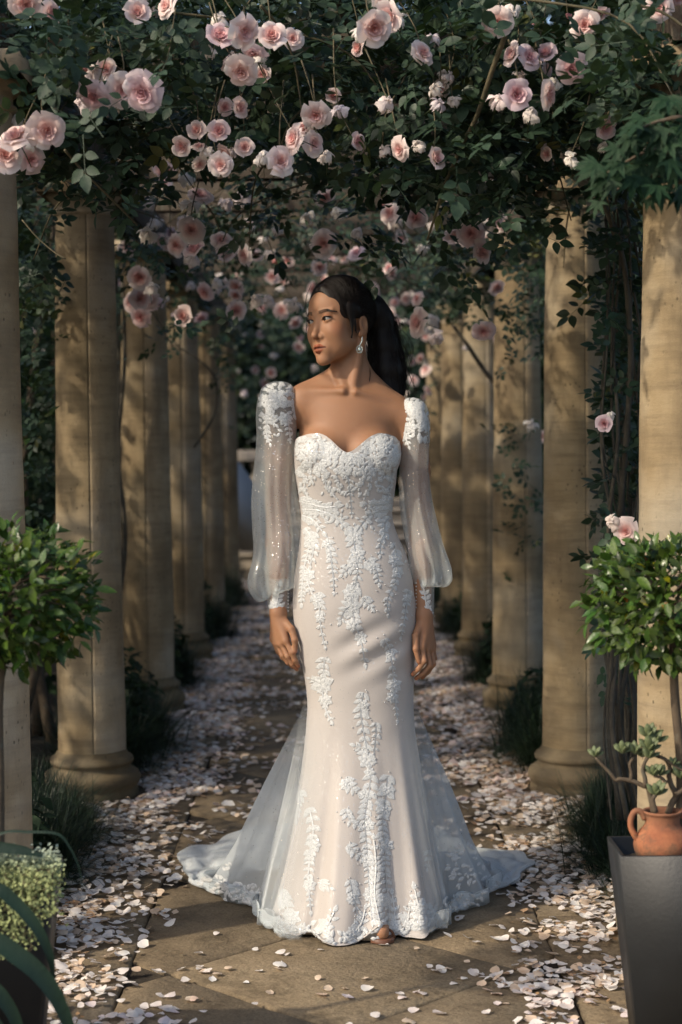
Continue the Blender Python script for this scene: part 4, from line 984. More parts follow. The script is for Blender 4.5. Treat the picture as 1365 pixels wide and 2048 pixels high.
def mesh_sdf(f, xs, ys, zs, B=8):
    def pad(a):
        n = (-(len(a)-1)) % B; st = a[-1]-a[-2]; return np.concatenate([a, a[-1]+st*np.arange(1, n+1)])
    A = [pad(np.asarray(a, float)) for a in (xs, ys, zs)]; N = [len(a) for a in A]; nb = [(n-1)//B for n in N]
    bi = np.stack(np.meshgrid(*[np.arange(n) for n in nb], indexing='ij'), -1).reshape(-1, 3)
    lo = np.stack([A[k][bi[:, k]*B] for k in range(3)], 1); hi = np.stack([A[k][bi[:, k]*B+B] for k in range(3)], 1)
    act = np.abs(f((lo+hi)/2)) < np.linalg.norm(hi-lo, axis=1)*.5*1.35+.004
    bi = bi[act]; off = np.arange(B+1); D = np.empty((len(bi), B+1, B+1, B+1), np.float32)
    for s in range(0, len(bi), 1500):
        b = bi[s:s+1500]; gx = A[0][b[:, 0, None]*B+off]; gy = A[1][b[:, 1, None]*B+off]; gz = A[2][b[:, 2, None]*B+off]
        sh = (len(b), B+1, B+1, B+1)
        P = np.stack([np.broadcast_to(gx[:, :, None, None], sh), np.broadcast_to(gy[:, None, :, None], sh), np.broadcast_to(gz[:, None, None, :], sh)], -1).reshape(-1, 3).astype(np.float32)
        D[s:s+1500] = f(P).reshape(sh)
    ins = D < 0
    cnt = sum(ins[:, i:i+B, j:j+B, k:k+B].astype(np.int8) for i in (0, 1) for j in (0, 1) for k in (0, 1))
    ci = np.argwhere((cnt > 0) & (cnt < 8)); b = bi[ci[:, 0]]; gi = b*B+ci[:, 1:]
    cor = [(i, j, k) for i in (0, 1) for j in (0, 1) for k in (0, 1)]
    d8 = np.stack([D[ci[:, 0], ci[:, 1]+i, ci[:, 2]+j, ci[:, 3]+k] for i, j, k in cor], 1)
    p8 = np.stack([np.stack([A[0][gi[:, 0]+i], A[1][gi[:, 1]+j], A[2][gi[:, 2]+k]], 1) for i, j, k in cor], 1)
    acc = np.zeros((len(ci), 3)); w = np.zeros(len(ci))
    for a in range(8):
        for c in range(a+1, 8):
            if sum(x != y for x, y in zip(cor[a], cor[c])) != 1: continue
            da, dc = d8[:, a], d8[:, c]; m = (da < 0) != (dc < 0); t = np.where(m, da/np.where(m, da-dc, 1), 0)
            acc += np.where(m[:, None], p8[:, a]+(p8[:, c]-p8[:, a])*t[:, None], 0); w += m
    V = acc/w[:, None]
    gid = lambda q: (q[:, 0].astype(np.int64)*N[1]+q[:, 1])*N[2]+q[:, 2]
    ids = gid(gi); o = np.argsort(ids); ids_s = ids[o]
    faces = []
    for ax in range(3):
        s2 = [slice(0, B)]*3; s2b = list(s2); s2b[ax] = slice(1, B+1)
        e = ins[(slice(None), *s2)] != ins[(slice(None), *s2b)]
        ei = np.argwhere(e); q = bi[ei[:, 0]]*B+ei[:, 1:]; sign = ins[ei[:, 0], ei[:, 1], ei[:, 2], ei[:, 3]]
        u_, v_ = (ax+1) % 3, (ax+2) % 3; quad = []
        for du, dv in ((-1, -1), (0, -1), (0, 0), (-1, 0)):
            c = q.copy(); c[:, u_] += du; c[:, v_] += dv; k = gid(c); ix = np.clip(np.searchsorted(ids_s, k), 0, len(ids_s)-1)
            quad.append(np.where(ids_s[ix] == k, o[ix], -1))
        Q = np.stack(quad, 1); Q[~sign] = Q[~sign][:, ::-1]; faces.append(Q[(Q >= 0).all(1)])
    return V, np.concatenate(faces)

# ---- head frame
HY, HR, HP_ = R(45), R(7), R(3)
fw = np.array((-math.sin(HY), -math.cos(HY), 0)); lf = np.array((math.cos(HY), -math.sin(HY), 0)); upv = np.array((0, 0, 1.))
fw, upv = fw*math.cos(HP_)+upv*math.sin(HP_), upv*math.cos(HP_)-fw*math.sin(HP_)
def _roll(v): c, s = math.cos(HR), math.sin(HR); return np.array((v[0]*c-v[2]*s, v[1], v[0]*s+v[2]*c))
HM = np.stack([_roll(lf), _roll(fw), _roll(upv)], 1)       # columns: her left, forward, up
HC = bp(676, 641, .015)
def hl(P): return (P-HC.astype(P.dtype))@HM.astype(P.dtype)
def hw(q): return HC+HM@np.asarray(q, float)
EYE = (.0310, .0690, .0)
def head_sdf(P):
    q = hl(P); a = q.copy(); a[:, 0] = np.abs(a[:, 0])           # symmetric
    d = ell(a, (0, -.018, .028), (.073, .095, .088))
    d = smin(d, ell(a, (0, .024, .030), (.061, .054, .062)), .02)
    d = smin(d, ell(a, (0, .026, -.036), (.0570, .056, .074)), .02)
    d = smin(d, cone(a, (.041, .004, -.062), (.010, .066, -.108), .016, .012), .026)
    d = smin(d, sph(a, (.030, .036, -.066), .0265), .03)
    d = smin(d, sph(a, (0, .0725, -.1090), .0135), .018)
    d = smin(d, sph(a, (.034, .0525, -.034), .0235), .026)
    d = smax(d, -sph(a, (.031, .1010, .002), .0200), .012)
    d = smin(d, cone(a, (.012, .0765, .018), (.044, .0640, .021), .0055, .0045), .010)
    d = smin(d, sph(a, EYE, .0138), .004)
    # nose
    d = smin(d, cone(a, (0, .0770, .006), (0, .0945, -.040), .0050, .0080), .014)
    d = smin(d, sph(a, (0, .0955, -.0425), .0085), .007)
    d = smin(d, sph(a, (.0130, .0830, -.0465), .0074), .006)
    d = smax(d, -sph(a, (.0062, .0905, -.0545), .0034), .002)
    # mouth
    d = smin(d, ell(a, (0, .0700, -.078), (.029, .017, .025)), .014)
    d = smin(d, cone(a, (.0045, .0900, -.0712), (.0245, .0755, -.0765), .0054, .0022), .003)
    d = smin(d, cone(a, (0, .0885, -.0848), (.0205, .0770, -.0803), .0076, .0032), .003)
    d = smax(d, -cone(a, (0, .0965, -.0775), (.0235, .0815, -.0768), .0030, .0007), .0015)
    d = smax(d, -sph(a, (0, .0905, -.0935), .0045), .008)
    # eye opening (slanted lens)
    cs, sn = math.cos(R(6)), math.sin(R(6)); ux = (a[:, 0]-EYE[0]); wz = a[:, 2]-EYE[2]
    uu = ux*cs+wz*sn; ww = -ux*sn+wz*cs; rr, hh = .0285, .0050
    lens = np.maximum(np.hypot(uu, ww-(rr-hh))-rr, np.hypot(uu, ww+(rr-hh))-rr)
    d = smax(d, -np.maximum(lens, .070-a[:, 1]), .0012)
    # ear
    e = ell(a, (.0735, -.024, -.022), (.0080, .0160, .0285)); e = smax(e, -ell(a, (.0830, -.021, -.020), (.0075, .0095, .017)), .004)
    e = smin(e, sph(a, (.0705, -.014, -.048), .0070), .006)
    d = smin(d, e, .006)
    return d
SH_R, EL_R, WR_R = bp(561, 818, .02), bp(557, 1010, .035), bp(557, 1224, -.015)
SH_L, EL_L, WR_L = bp(823, 842, .02), bp(838, 1022, .035), bp(848, 1230, -.015)
FING_R = [([(572,1281,-.046),(584,1305,-.056),(597,1332,-.046)], .0088), ([(563,1286,-.030),(576,1313,-.044),(594,1338,-.032)], .0090), ([(554,1285,-.013),(566,1311,-.024),(587,1334,-.014)], .0086), ([(547,1278,.003),(556,1302,.000),(575,1324,.002)], .0074)]
THUMB_R = [(569,1243,-.030),(583,1258,-.050),(590,1280,-.060),(591,1302,-.058)]
FING_L = [([(844,1293,-.046),(849,1322,-.058),(826,1349,-.050)], .0088), ([(853,1298,-.030),(860,1331,-.044),(833,1357,-.036)], .0090), ([(861,1297,-.013),(867,1328,-.024),(845,1355,-.018)], .0086), ([(866,1290,.003),(870,1316,.000),(857,1342,.002)], .0074)]
THUMB_L = [(840,1250,-.030),(832,1270,-.052),(832,1298,-.062),(838,1323,-.062)]
def hand(P, wr, fing, thumb):
    d = None
    for pts, r in fing:
        pp = [bp(*x) for x in pts]; mid = (pp[1]+pp[2])/2+np.array((.0, -.002, -.003))
        x = chain(P, [pp[0], pp[1], mid, pp[2]], [r*.95, r*.88, r*.82, r*.64]); d = x if d is None else smin(d, x, .0025)
    palm = None
    for (pts, r), rw in zip(fing, (.0115, .0125, .0122, .0105)):
        x = cone(P, wr, bp(*pts[0]), .018, rw); palm = x if palm is None else smin(palm, x, .014)
    d = smin(d, palm, .006)
    th = chain(P, [bp(*x) for x in thumb], [.012, .0098, .0088, .0064], .004)
    return smin(d, th, .007)
def torso_sdf(P):
    d = ell(P, bp(697, 890, .022), (.137, .094, .175))
    d = smin(d, ell(P, bp(694, 1035, .012), (.116, .082, .14)), .06)
    d = smin(d, ell(P, bp(709, 1195, .012), (.161, .112, .15)), .07)
    # shoulders, trapezius, neck
    d = smin(d, cone(P, bp(612, 808, .022), bp(790, 828, .022), .046, .046), .04)
    d = smin(d, cone(P, bp(694, 750, .040), bp(585, 806, .030), .042, .030), .04)
    d = smin(d, cone(P, bp(716, 754, .040), bp(806, 832, .030), .042, .030), .04)
    d = smin(d, cone(P, bp(706, 790, .028), bp(697, 685, .032), .050, .046), .022)
    d = smin(d, cone(P, hw((.060, -.030, -.055)), bp(706, 778, -.026), .011, .0075), .018)
    d = smin(d, cone(P, bp(668, 722, .015), bp(690, 780, -.028), .008, .008), .016)
    d = smin(d, cone(P, bp(686, 782, -.040), bp(600, 784, .004), .0065, .006), .018)
    d = smin(d, cone(P, bp(712, 784, -.040), bp(798, 808, .004), .0065, .006), .018)
    d = smax(d, -sph(P, bp(700, 772, -.060), .012), .016)
    # bust
    b = smin(ell(P, bp(645, 912, -.042), (.070, .066, .066)), ell(P, bp(748, 912, -.042), (.070, .066, .066)), .010)
    d = smin(d, b, .03)
    # legs
    lm = P[:, 2] < .95
    if not lm.any(): return d
    P = P[lm]; dl = d[lm]
    for h, k, a, toe in ((bp(662, 1250, .01), bp(672, 1480, .0), bp(680, 1775, .03), bp(676, 1815, -.06)), (bp(750, 1250, .01), bp(752, 1480, -.02), bp(757, 1785, -.02), np.array((bp(757, 1500)[0], 4.452, .030)))):
        dl = smin(dl, chain(P, [h, k, a], [.085, .055, .036], .02), .03)
        dl = smin(dl, cone(P, a+np.array((0, 0, -.02)), toe, .034, .019), .02)
    d[lm] = dl
    return d
def body_sdf(P):
    P = np.asarray(P); d = torso_sdf(P)
    for s, e, w in ((SH_R, EL_R, WR_R), (SH_L, EL_L, WR_L)):
        d = smin(d, chain(P, [s, s*.45+e*.55, e, e*.65+w*.35, w], [.046, .040, .034, .035, .0215], .012), .022)
    m = np.linalg.norm(P-HC, axis=1) < .24
    if m.any(): d[m] = smin(d[m], head_sdf(P[m]), .014)
    for w, f_, t_ in ((WR_R, FING_R, THUMB_R), (WR_L, FING_L, THUMB_L)):
        m = np.linalg.norm(P-(w+np.array((0, 0, -.08))), axis=1) < .17
        if m.any(): d[m] = smin(d[m], hand(P[m], w, f_, t_), .008)
    return d

zz = [0.0]
while zz[-1] < 1.83:
    z = zz[-1]; zz.append(z+(.010 if z < .66 else .0022 if z < .93 else .0055 if z < 1.26 else .0030 if z < 1.50 else .0017))
xs = np.arange(bp(500, 900)[0], bp(900, 900)[0], .0020); ys = np.arange(YB-.34, YB+.22, .0022)
BV, BF = mesh_sdf(body_sdf, xs, ys, np.array(zz))
# colour: lips, blush, nails
q = hl(BV); a = q.copy(); a[:, 0] = np.abs(a[:, 0])
C = np.ones((len(BV), 3))
def paint(dist, r0, r1, col):
    global C
    w = np.clip((r1-dist)/(r1-r0), 0, 1)[:, None]; C = C*(1-w)+np.array(col)*w
lip = np.minimum(cone(a, (.0045, .0900, -.0712), (.0245, .0755, -.0765), .0054, .0022), cone(a, (0, .0885, -.0848), (.0205, .0770, -.0803), .0076, .0032))
paint(sph(a, (.047, .055, -.030), 0), .006, .030, (1.04, .84, .80))
paint(np.where(a[:, 1] > .05, lip, 1), .0002, .0016, (.92, .56, .50))
paint(np.where(a[:, 1] > .06, cone(a, (0, .0930, -.0775), (.0225, .0815, -.0768), 0, 0), 1), .0014, .0034, (.26, .10, .09))
paint(np.abs(sph(a, EYE, .0138))+np.where(a[:, 2] > .002, 0, 1), .000, .004, (.74, .60, .55))
for f_, t_ in ((FING_R, THUMB_R), (FING_L, THUMB_L)):
    pts = [bp(*t_[-1])]
    for p_ in pts: paint(sph(BV, p_+np.array((0, -.006, -.002)), 0), .004, .007, (1.15, 1.0, 1.0))
    for pts_, r_ in f_:
        paint(sph(BV, bp(*pts_[-1]), 0), .006, .014, (1.02, .80, .76))
def mk_skin():
    m = Mat('skin'); v = m.coord('Object')
    base = m.mix(m.noise(v, 22, 3), (.305, .155, .083), (.355, .185, .105)); base = m.mix(1.0, base, m.attr(), 'MULTIPLY')
    return m.end(m.bsdf(Base_Color=base, Roughness=.55, Subsurface_Weight=.15, Subsurface_Radius=(1.0, .35, .15), Subsurface_Scale=.012, Specular_IOR_Level=.32, Normal=m.bump(m.noise(v, 420, 3), .08, .001)))
MT['skin'] = mk_skin()
BO = bp(705, 1838); BO[2] = 0
bride = thing('person', BO, 'person in an ivory lace gown with sheer balloon sleeves standing on the path', 'person')
obj('body', new_mesh('body', BV-BO, [BF], {'col': C}), bride, mat=MT['skin'])
print('body verts', len(BV))
# eyes
def mk_eye():
    m = Mat('eyeball'); v = m.attr()
    return m.end(m.bsdf(Base_Color=v, Roughness=.08, Specular_IOR_Level=.6))
MT['eye'] = mk_eye()
for sgn in (-1, 1):
    n1, n2 = 40, 20; th = np.linspace(0, 2*np.pi, n1, endpoint=False); ph = np.linspace(0, np.pi*.62, n2)
    loc = np.stack([np.outer(np.cos(th), np.sin(ph)), np.broadcast_to(np.cos(ph), (n1, n2)), np.outer(np.sin(th), np.sin(ph))], -1).reshape(-1, 3)
    ang = np.broadcast_to(ph, (n1, n2)).reshape(-1)
    cc = np.where(ang[:, None] < .20, np.array((.004, .003, .003)), np.where(ang[:, None] < .56, np.array((.024, .012, .007)), np.array((.30, .28, .26))))
    gz = R(14); rot = np.array(((math.cos(gz), -math.sin(gz), 0), (math.sin(gz), math.cos(gz), 0), (0, 0, 1)))
    q = (loc@rot.T)*.0122+np.array((sgn*EYE[0], EYE[1], EYE[2]))
    obj('eye', new_mesh('eye', (q@HM.T)+HC-BO, [grid_faces(n1, n2, True)], {'col': cc}), bride, mat=MT['eye'])
MT['hair'] = (lambda m: m.end(m.bsdf(Base_Color=m.mix(m.noise(m.coord('Object', (1, 1, .15)), 160, 4), (.004, .003, .0028), (.014, .009, .007)), Roughness=.5, Specular_IOR_Level=.22, Normal=m.bump(m.noise(m.coord('Object', (1, 1, .12)), 260, 4), .5, .002))))(Mat('hair'))
MT['brow'] = plain('eyebrow_hair', (.035, .02, .013), .6)
def to_surface(qs, off=.0008, it=6):
    """pull head-local points on to the skin along the forward axis"""
    W = (np.asarray(qs)@HM.T)+HC
    for _ in range(it):
        d = body_sdf(W)-off; W = W-HM[:, 1][None]*(-d)[:, None]*0+(-HM[:, 1][None]*d[:, None])
    return W
for sgn in (-1, 1):
    # brow: soft strip of short hairs
    g = Geo(); n = 46; hairs = []
    for k in range(n):
        t = k/(n-1); u_ = .0125+.038*t; w_ = .0188+.0042*math.sin(min(1, t*1.2)*math.pi*.6)-.005*max(0, t-.55)*2.5
        for r in range(4):
            hgt = .0034*(1-.75*t**2)*(r-1.5)*.75
            p0 = np.array((sgn*u_, .085-.02*t, w_+hgt)); p1 = p0+np.array((sgn*.0045, -.002, .0016*(1-t*1.6)))
            hairs += [p0, p1]
    W = to_surface(hairs)
    for k in range(0, len(W), 2): g.tube([W[k]-BO, (W[k]+W[k+1])/2-BO, W[k+1]-BO], [.0006, .0006, .0003], 3)
    obj('eyebrow', g.mesh('eyebrow'), bride, mat=MT['brow'])
    # lash line
    cs, sn = math.cos(R(6)), math.sin(R(6)); pts = []; low = []
    for t in np.linspace(-1.02, 1.12, 14):
        uu = .0160*t; rr, hh = .0285, .0053; ww = math.sqrt(max(0, rr*rr-uu*uu))-(rr-hh); ww = max(ww, -.0004)
        ux, wz = uu*cs-ww*sn, uu*sn+ww*cs
        dep_ = math.sqrt(max(1e-6, .0142**2-ux*ux-wz*wz)); pts.append(np.array((sgn*(EYE[0]+ux), EYE[1]+dep_, EYE[2]+wz)))
    W = (np.array(pts)@HM.T)+HC-BO
    obj('eyelashes', Geo().tube(W, np.concatenate([[.0004], np.full(11, .0017), [.0015, .0008]]), 5).mesh('eyelashes'), bride, mat=MT['hair'])

# ---- hair
PT_ = [bp(722, 610, .09), bp(744, 618, .115), bp(760, 642, .125), bp(768, 690, .125), bp(774, 740, .120), bp(776, 785, .115), bp(766, 830, .11), bp(750, 880, .11)]
PR_ = [.044, .042, .042, .046, .048, .044, .034, .014]
def hair_sdf(P):
    q = hl(P); a = q.copy(); a[:, 0] = np.abs(a[:, 0])
    d = ell(q, (0, -.022, .030), (.0805, .104, .0960))
    d = smin(d, cone(a, (.010, .055, .085), (.066, .0, .020), .010, .014), .012)
    face = ell(np.stack([a[:, 0], a[:, 2]+.03, 0*a[:, 0]], 1), (0, 0, 0), (.0585, .1060, 1.0))
    # centre-parted: hairline dips from the parting to the temples
    hair_line = np.maximum(face, .012-q[:, 1])
    d = smax(d, -hair_line, .004)
    d = smax(d, -np.maximum(np.maximum(q[:, 2]+.004, -.040-q[:, 1]), -1), .004)
    d = smin(d, cone(a*np.array((1.6, 1, 1)), (.0700*1.6, .016, .030), (.0690*1.6, .018, -.050), .013, .002), .010)
    d = smax(d, -(q[:, 2]+.075), .006)
    d = smax(d, -cone(a, (0, .085, .118), (0, -.03, .131), .0045, .0035), .003)
    d = smin(d, cone(P, hw((0, -.10, .02)), PT_[1], .04, .03), .02)
    return smin(d, chain(P, PT_, np.array(PR_)*.88, .025), .012)
hx = np.arange(bp(590, 700)[0], bp(830, 700)[0], .0025); hy = np.arange(YB-.14, YB+.22, .0025); hz = np.arange(1.28, 1.82, .0025)
HV, HF = mesh_sdf(hair_sdf, hx, hy, hz)
hairobj = obj('hair', new_mesh('hair', HV-BO, [HF]), bride, mat=MT['hair'])
g = Geo(); hr = np.random.default_rng(5)
cap_c, cap_r = np.array((0, -.022, .030)), np.array((.0805, .104, .0960))
def on_cap(q, off): d = (q-cap_c)/cap_r; return cap_c+d/np.linalg.norm(d, axis=-1, keepdims=True)*(cap_r+off)
for k in range(330):
    sgn = hr.choice((-1, 1)); v0 = hr.uniform(-.09, .085); low = hr.random()
    s0 = np.array((sgn*.003, v0, .12)); e0 = np.array((sgn*hr.uniform(0, .03), -.12, .02+hr.uniform(-.03, .04)))
    mid = np.array((sgn*.08, .015+(v0)*.4, .09-.10*low*(.4+.6*(v0+.09)/.175)))
    P_ = catmull(np.array([s0, (s0+mid)/2+np.array((sgn*.012, 0, .02)), mid, (mid+e0)/2+np.array((sgn*.02, 0, 0)), e0]), 5)
    P_ = on_cap(P_, hr.uniform(.0002, .0022)); P_ = P_[(np.hypot(P_[:, 0]/.0585, (P_[:, 2]+.03)/.106) > 1.0) | (P_[:, 1] < .012)]
    if len(P_) > 4: g.tube((P_@HM.T)+HC-BO, .0007, 3, cap=False)
for k in range(420):
    ang = hr.uniform(0, 6.28); off = hr.uniform(.84, 1.06); P_ = []
    for c_, r_ in zip(PT_, PR_): P_.append(c_+np.array((math.cos(ang), math.sin(ang)*.9, .15*math.sin(ang)))*r_*off+hr.normal(0, .003, 3))
    g.tube(catmull(np.array(P_[1:]), 4)-BO, .0007, 3, cap=False)
obj('hair_strands', g.mesh('hair_strands'), hairobj, mat=MT['hair'], kind='stuff')
g = Geo()
for qs, r_ in (([(-.012, .078, .100), (-.045, .070, .070), (-.066, .055, .028), (-.068, .058, -.010), (-.060, .068, -.030)], .0007), ([(-.014, .078, .098), (-.050, .066, .060), (-.0700, .050, .010), (-.066, .06, -.02)], .0005),
               ([(.070, .016, .03), (.0735, .014, .0), (.0715, .016, -.03), (.066, .020, -.058)], .0020), ([(.070, .010, .03), (.0755, .008, -.01), (.074, .008, -.045)], .0014), ([(.071, .013, .03), (.0745, .012, -.01), (.073, .010, -.04)], .0018)):
    g.tube((catmull(np.array(qs), 6)@HM.T)+HC-BO, r_, 4)
g.tube(catmull(np.array([bp(738, 725, .03), bp(741, 748, .0), bp(738, 768, -.01)]), 5)-BO, .0011, 4)
for k in range(60):
    x0, y0 = 793+hr.normal(0, 8), hr.uniform(640, 760)
    g.tube(catmull(np.array([bp(x0, y0, .12), bp(x0+14+hr.normal(0, 6), y0+30, .12), bp(x0+12+hr.normal(0, 10), y0+75, .12)]), 4)-BO, .0006, 3)
obj('loose_strands', g.mesh('loose_strands'), hairobj, mat=MT['hair'], kind='stuff')
# earring
MT['crystal'] = Mat('crystal'); MT['crystal'] = MT['crystal'].end(MT['crystal'].bsdf(Base_Color=(.75, .9, .88), Roughness=.08, Metallic=.6, Specular_IOR_Level=.8))
ec = hw((.076, -.012, -.054)); e2 = bp(719, 700, 0); e2[1] = ec[1]-.004
er = obj('earring', Geo().tube(catmull(np.array([ec, (ec+e2)/2+np.array((.003, -.002, .004)), e2+np.array((0, 0, .010))]), 4)-BO, .0011, 5).mesh('earring'), bride, mat=MT['crystal'])
g = Geo(); th = np.linspace(0, 2*np.pi, 14, endpoint=False)
g.lathe([(.0, -.0035), (.004, -.002), (.0055, 0), (.004, .002), (0, .0035)], 8)
Vd = np.concatenate(g.V)[:, [0, 2, 1]]*np.array((1, 1, 1.3)); g2 = Geo().add(Vd, np.concatenate(g.F[4]))
for t in th: g2.add((Vd*.28)+np.array((.0078*math.cos(t), 0, .0098*math.sin(t))), np.concatenate(g.F[4]))
o = obj('drop', g2.mesh('drop', False), er, mat=MT['crystal']); o.location = Vector(e2-BO)

# =================================================================== GOWN
def mk_gown():
    m = Mat('gown_satin_and_net'); v = m.coord('Object')
    base = m.mix(m.noise(v, 5, 4), (.37, .325, .29), (.455, .405, .365))
    vo = m.n('ShaderNodeTexVoronoi', {'Vector': v, 'Scale': 110.0}); dot = m.fac(vo.outputs['Distance'], .15, .10)
    gate = m.math('GREATER_THAN', m.n('ShaderNodeSeparateColor', {0: vo.outputs['Color']}).outputs[0], .25)
    dot = m.math('MULTIPLY', dot, gate)
    net = m.noise(v, 900, 2)
    base = m.mix(m.math('MULTIPLY', net, .4), base, (.70, .71, .71)); base = m.mix(dot, base, (.9, .9, .9))
    nv = m.bump(m.n('ShaderNodeSeparateColor', {0: vo.outputs['Color']}).outputs[1], .5, .004)
    a = m.bsdf(Base_Color=base, Roughness=.55, Sheen_Weight=.35, Sheen_Roughness=.4, Specular_IOR_Level=.3)
    b = m.bsdf(Base_Color=(.95, .95, .95), Roughness=.25, Metallic=.85, Normal=nv)
    return m.end(m.mixsh(m.math('MULTIPLY', dot, .8), a, b))
def mk_lace():
    m = Mat('lace'); v = m.coord('Object')
    base = m.mix(m.fac(m.noise(v, 330, 3), .35, .65), (.44, .45, .447), (.64, .655, .65))
    vo = m.n('ShaderNodeTexVoronoi', {'Vector': v, 'Scale': 260.0}); bead = m.fac(vo.outputs['Distance'], .32, .12)
    gate = m.math('GREATER_THAN', m.n('ShaderNodeSeparateColor', {0: vo.outputs['Color']}).outputs[0], .72)
    a = m.bsdf(Base_Color=base, Roughness=.5, Sheen_Weight=.2, Normal=m.bump(m.math('ADD', m.noise(v, 500, 3), bead), .25, .002))
    b = m.bsdf(Base_Color=(.95, .95, .95), Roughness=.15, Metallic=.9, Normal=m.bump(m.n('ShaderNodeSeparateColor', {0: vo.outputs['Color']}).outputs[1], .7, .004))
    return m.end(m.mixsh(m.math('MULTIPLY', m.math('MULTIPLY', bead, gate), .85), a, b))
def mk_tulle(name, alpha, tint=(.70, .76, .76), glit=.5, net=False):
    m = Mat(name); v = m.coord('Object')
    d = m.n('ShaderNodeBsdfDiffuse', {'Color': (*tint, 1)}).outputs[0]; t = m.n('ShaderNodeBsdfTranslucent', {'Color': (*tint, 1)}).outputs[0]
    body = m.mixsh(.45, d, t)
    vo = m.n('ShaderNodeTexVoronoi', {'Vector': v, 'Scale': 150.0}); dot = m.fac(vo.outputs['Distance'], .24, .15)
    gate = m.math('GREATER_THAN', m.n('ShaderNodeSeparateColor', {0: vo.outputs['Color']}).outputs[0], 1-glit)
    dot = m.math('MULTIPLY', dot, gate)
    gl = m.bsdf(Base_Color=(.95, .95, .93), Roughness=.22, Metallic=.8, Normal=m.bump(m.n('ShaderNodeSeparateColor', {0: vo.outputs['Color']}).outputs[1], .7, .004))
    body = m.mixsh(dot, body, gl)
    tr = m.n('ShaderNodeBsdfTransparent').outputs[0]
    w = m.math('MULTIPLY', m.noise(v, 30, 3), .12)
    f = m.math('MAXIMUM', m.math('ADD', w, alpha-.06), m.math('MULTIPLY', dot, .85))
    if net: f = m.math('MULTIPLY', f, m.n('ShaderNodeSeparateColor', {0: m.attr('net')}).outputs[0])
    return m.end(m.mixsh(f, tr, body))
MT['gown'] = mk_gown(); MT['lace'] = mk_lace(); MT['tulle'] = mk_tulle('sleeve_tulle', .38, (.74, .79, .78), .75); MT['train'] = mk_tulle('train_tulle', .56, (.76, .82, .85), .12, True); MT['trainlace'] = mk_tulle('train_lace', .8, (.80, .85, .87), .3, True)

GT = np.array([(850,594,799,.085,.10),(900,588,797,.122,.10),(940,589,795,.125,.10),(985,597,790,.104,.095),(1035,603,783,.092,.09),(1070,601,795,.097,.10),(1110,596,814,.107,.115),(1160,588,828,.115,.13),(1210,585,833,.118,.135),(1260,589,832,.116,.125),(1310,599,830,.112,.115),(1360,611,828,.110,.105),(1410,616,827,.111,.108),(1470,611,831,.120,.12),(1540,603,842,.143,.15),(1620,589,856,.178,.20),(1700,573,870,.212,.25),(1770,556,882,.248,.30),(1838,534,892,.285,.34)], float)
def gown_row(py):
    return [np.interp(py, GT[:, 0], GT[:, k]) for k in range(1, 5)]
from_px = np.array([590,600,620,640,655,670,685,698,712,726,740,757,775,792,801]); neck_py = np.array([884,874,868,866,872,884,898,906,898,885,873,866,868,874,886])
NT, NR = 240, 170
th = np.linspace(0, 2*np.pi, NT, endpoint=False)     # 0 = her left (image right), -pi/2 = towards the camera
# smooth the tables
pys = np.linspace(850, 1838, 400); tab = np.stack([np.interp(pys, GT[:, 0], GT[:, k]) for k in range(1, 5)], 1)
ker = np.hanning(27); ker /= ker.sum()
tabs = np.stack([np.convolve(np.pad(tab[:, k], 13, mode='edge'), ker, 'valid') for k in range(4)], 1)
def gown_pt(theta, py):
    L, Rr, bf, bb = [np.interp(py, pys, tabs[:, k]) for k in range(4)]
    cxp = (L+Rr)/2; hwp = (Rr-L)/2
    c, s = np.cos(theta), np.sin(theta); e = .92
    X = np.sign(c)*np.abs(c)**e; Yd = np.sign(s)*np.abs(s)**e
    k_ = np.clip((py-1440)/400, 0, 1)
    fold = k_*(.085*np.sin(theta*7+1.1+.6*np.sin(theta*2))+.05*np.sin(theta*13+.4)+.02*np.sin(theta*23+2.))*np.where(s < .2, 1, .7)
    px = cxp+hwp*X*(1+fold*.45); dy = np.where(Yd < 0, bf, bb)*Yd*(1+fold)
    return px, dy
rows = np.concatenate([np.linspace(0, 1, 40)[:-1]*100+850, np.linspace(950, 1838, NR-39)])
GV = np.zeros((NT, NR, 3))
for j, py in enumerate(rows):
    px, dy = gown_pt(th, np.full(NT, py))
    topy = np.where(np.sin(th) < .15, np.interp(px, from_px, neck_py), 895.)
    pyy = py if py >= 950 else topy+(950-topy)*(py-850)/100
    px, dy = gown_pt(th, np.full(NT, 1.)*pyy)
    rip = .0055*np.exp(-((pyy-1285)/60.)**2)*np.sin((px*.55+pyy)*.105)*np.clip(-np.sin(th), 0, 1)*np.clip((px-650)/60, 0, 1)
    for i in range(NT):
        GV[i, j] = bp(px[i], (pyy if np.isscalar(pyy) else pyy[i]), 0); GV[i, j, 1] += dy[i]-(rip[i] if not np.isscalar(rip) else 0)
toe_px = np.exp(-((np.array([gown_pt(np.array([t_]), np.array([1838.]))[0][0] for t_ in th])-757)/26.)**2)*(np.sin(th) < 0)
GV[:, -1, 2] = .012+.010*np.sin(th*9+1)+.030*toe_px
GV[:, -2, 2] = np.maximum(GV[:, -2, 2], GV[:, -1, 2]+.006)
GV[:, :, 2] = np.maximum(GV[:, :, 2], .006)
# bust shaping + keep cloth outside the body
flat = GV.reshape(-1, 3); sel = np.where(flat[:, 2] > .9)[0]
for _ in range(4):
    W = flat[sel]; d = body_sdf(W); e = .002
    gr = np.stack([body_sdf(W+np.eye(3)[k]*e)-body_sdf(W-np.eye(3)[k]*e) for k in range(3)], 1); gr /= np.linalg.norm(gr, axis=1, keepdims=True)+1e-9
    flat[sel] += gr*np.clip(.0045-d, 0, .03)[:, None]
GV = flat.reshape(NT, NR, 3)
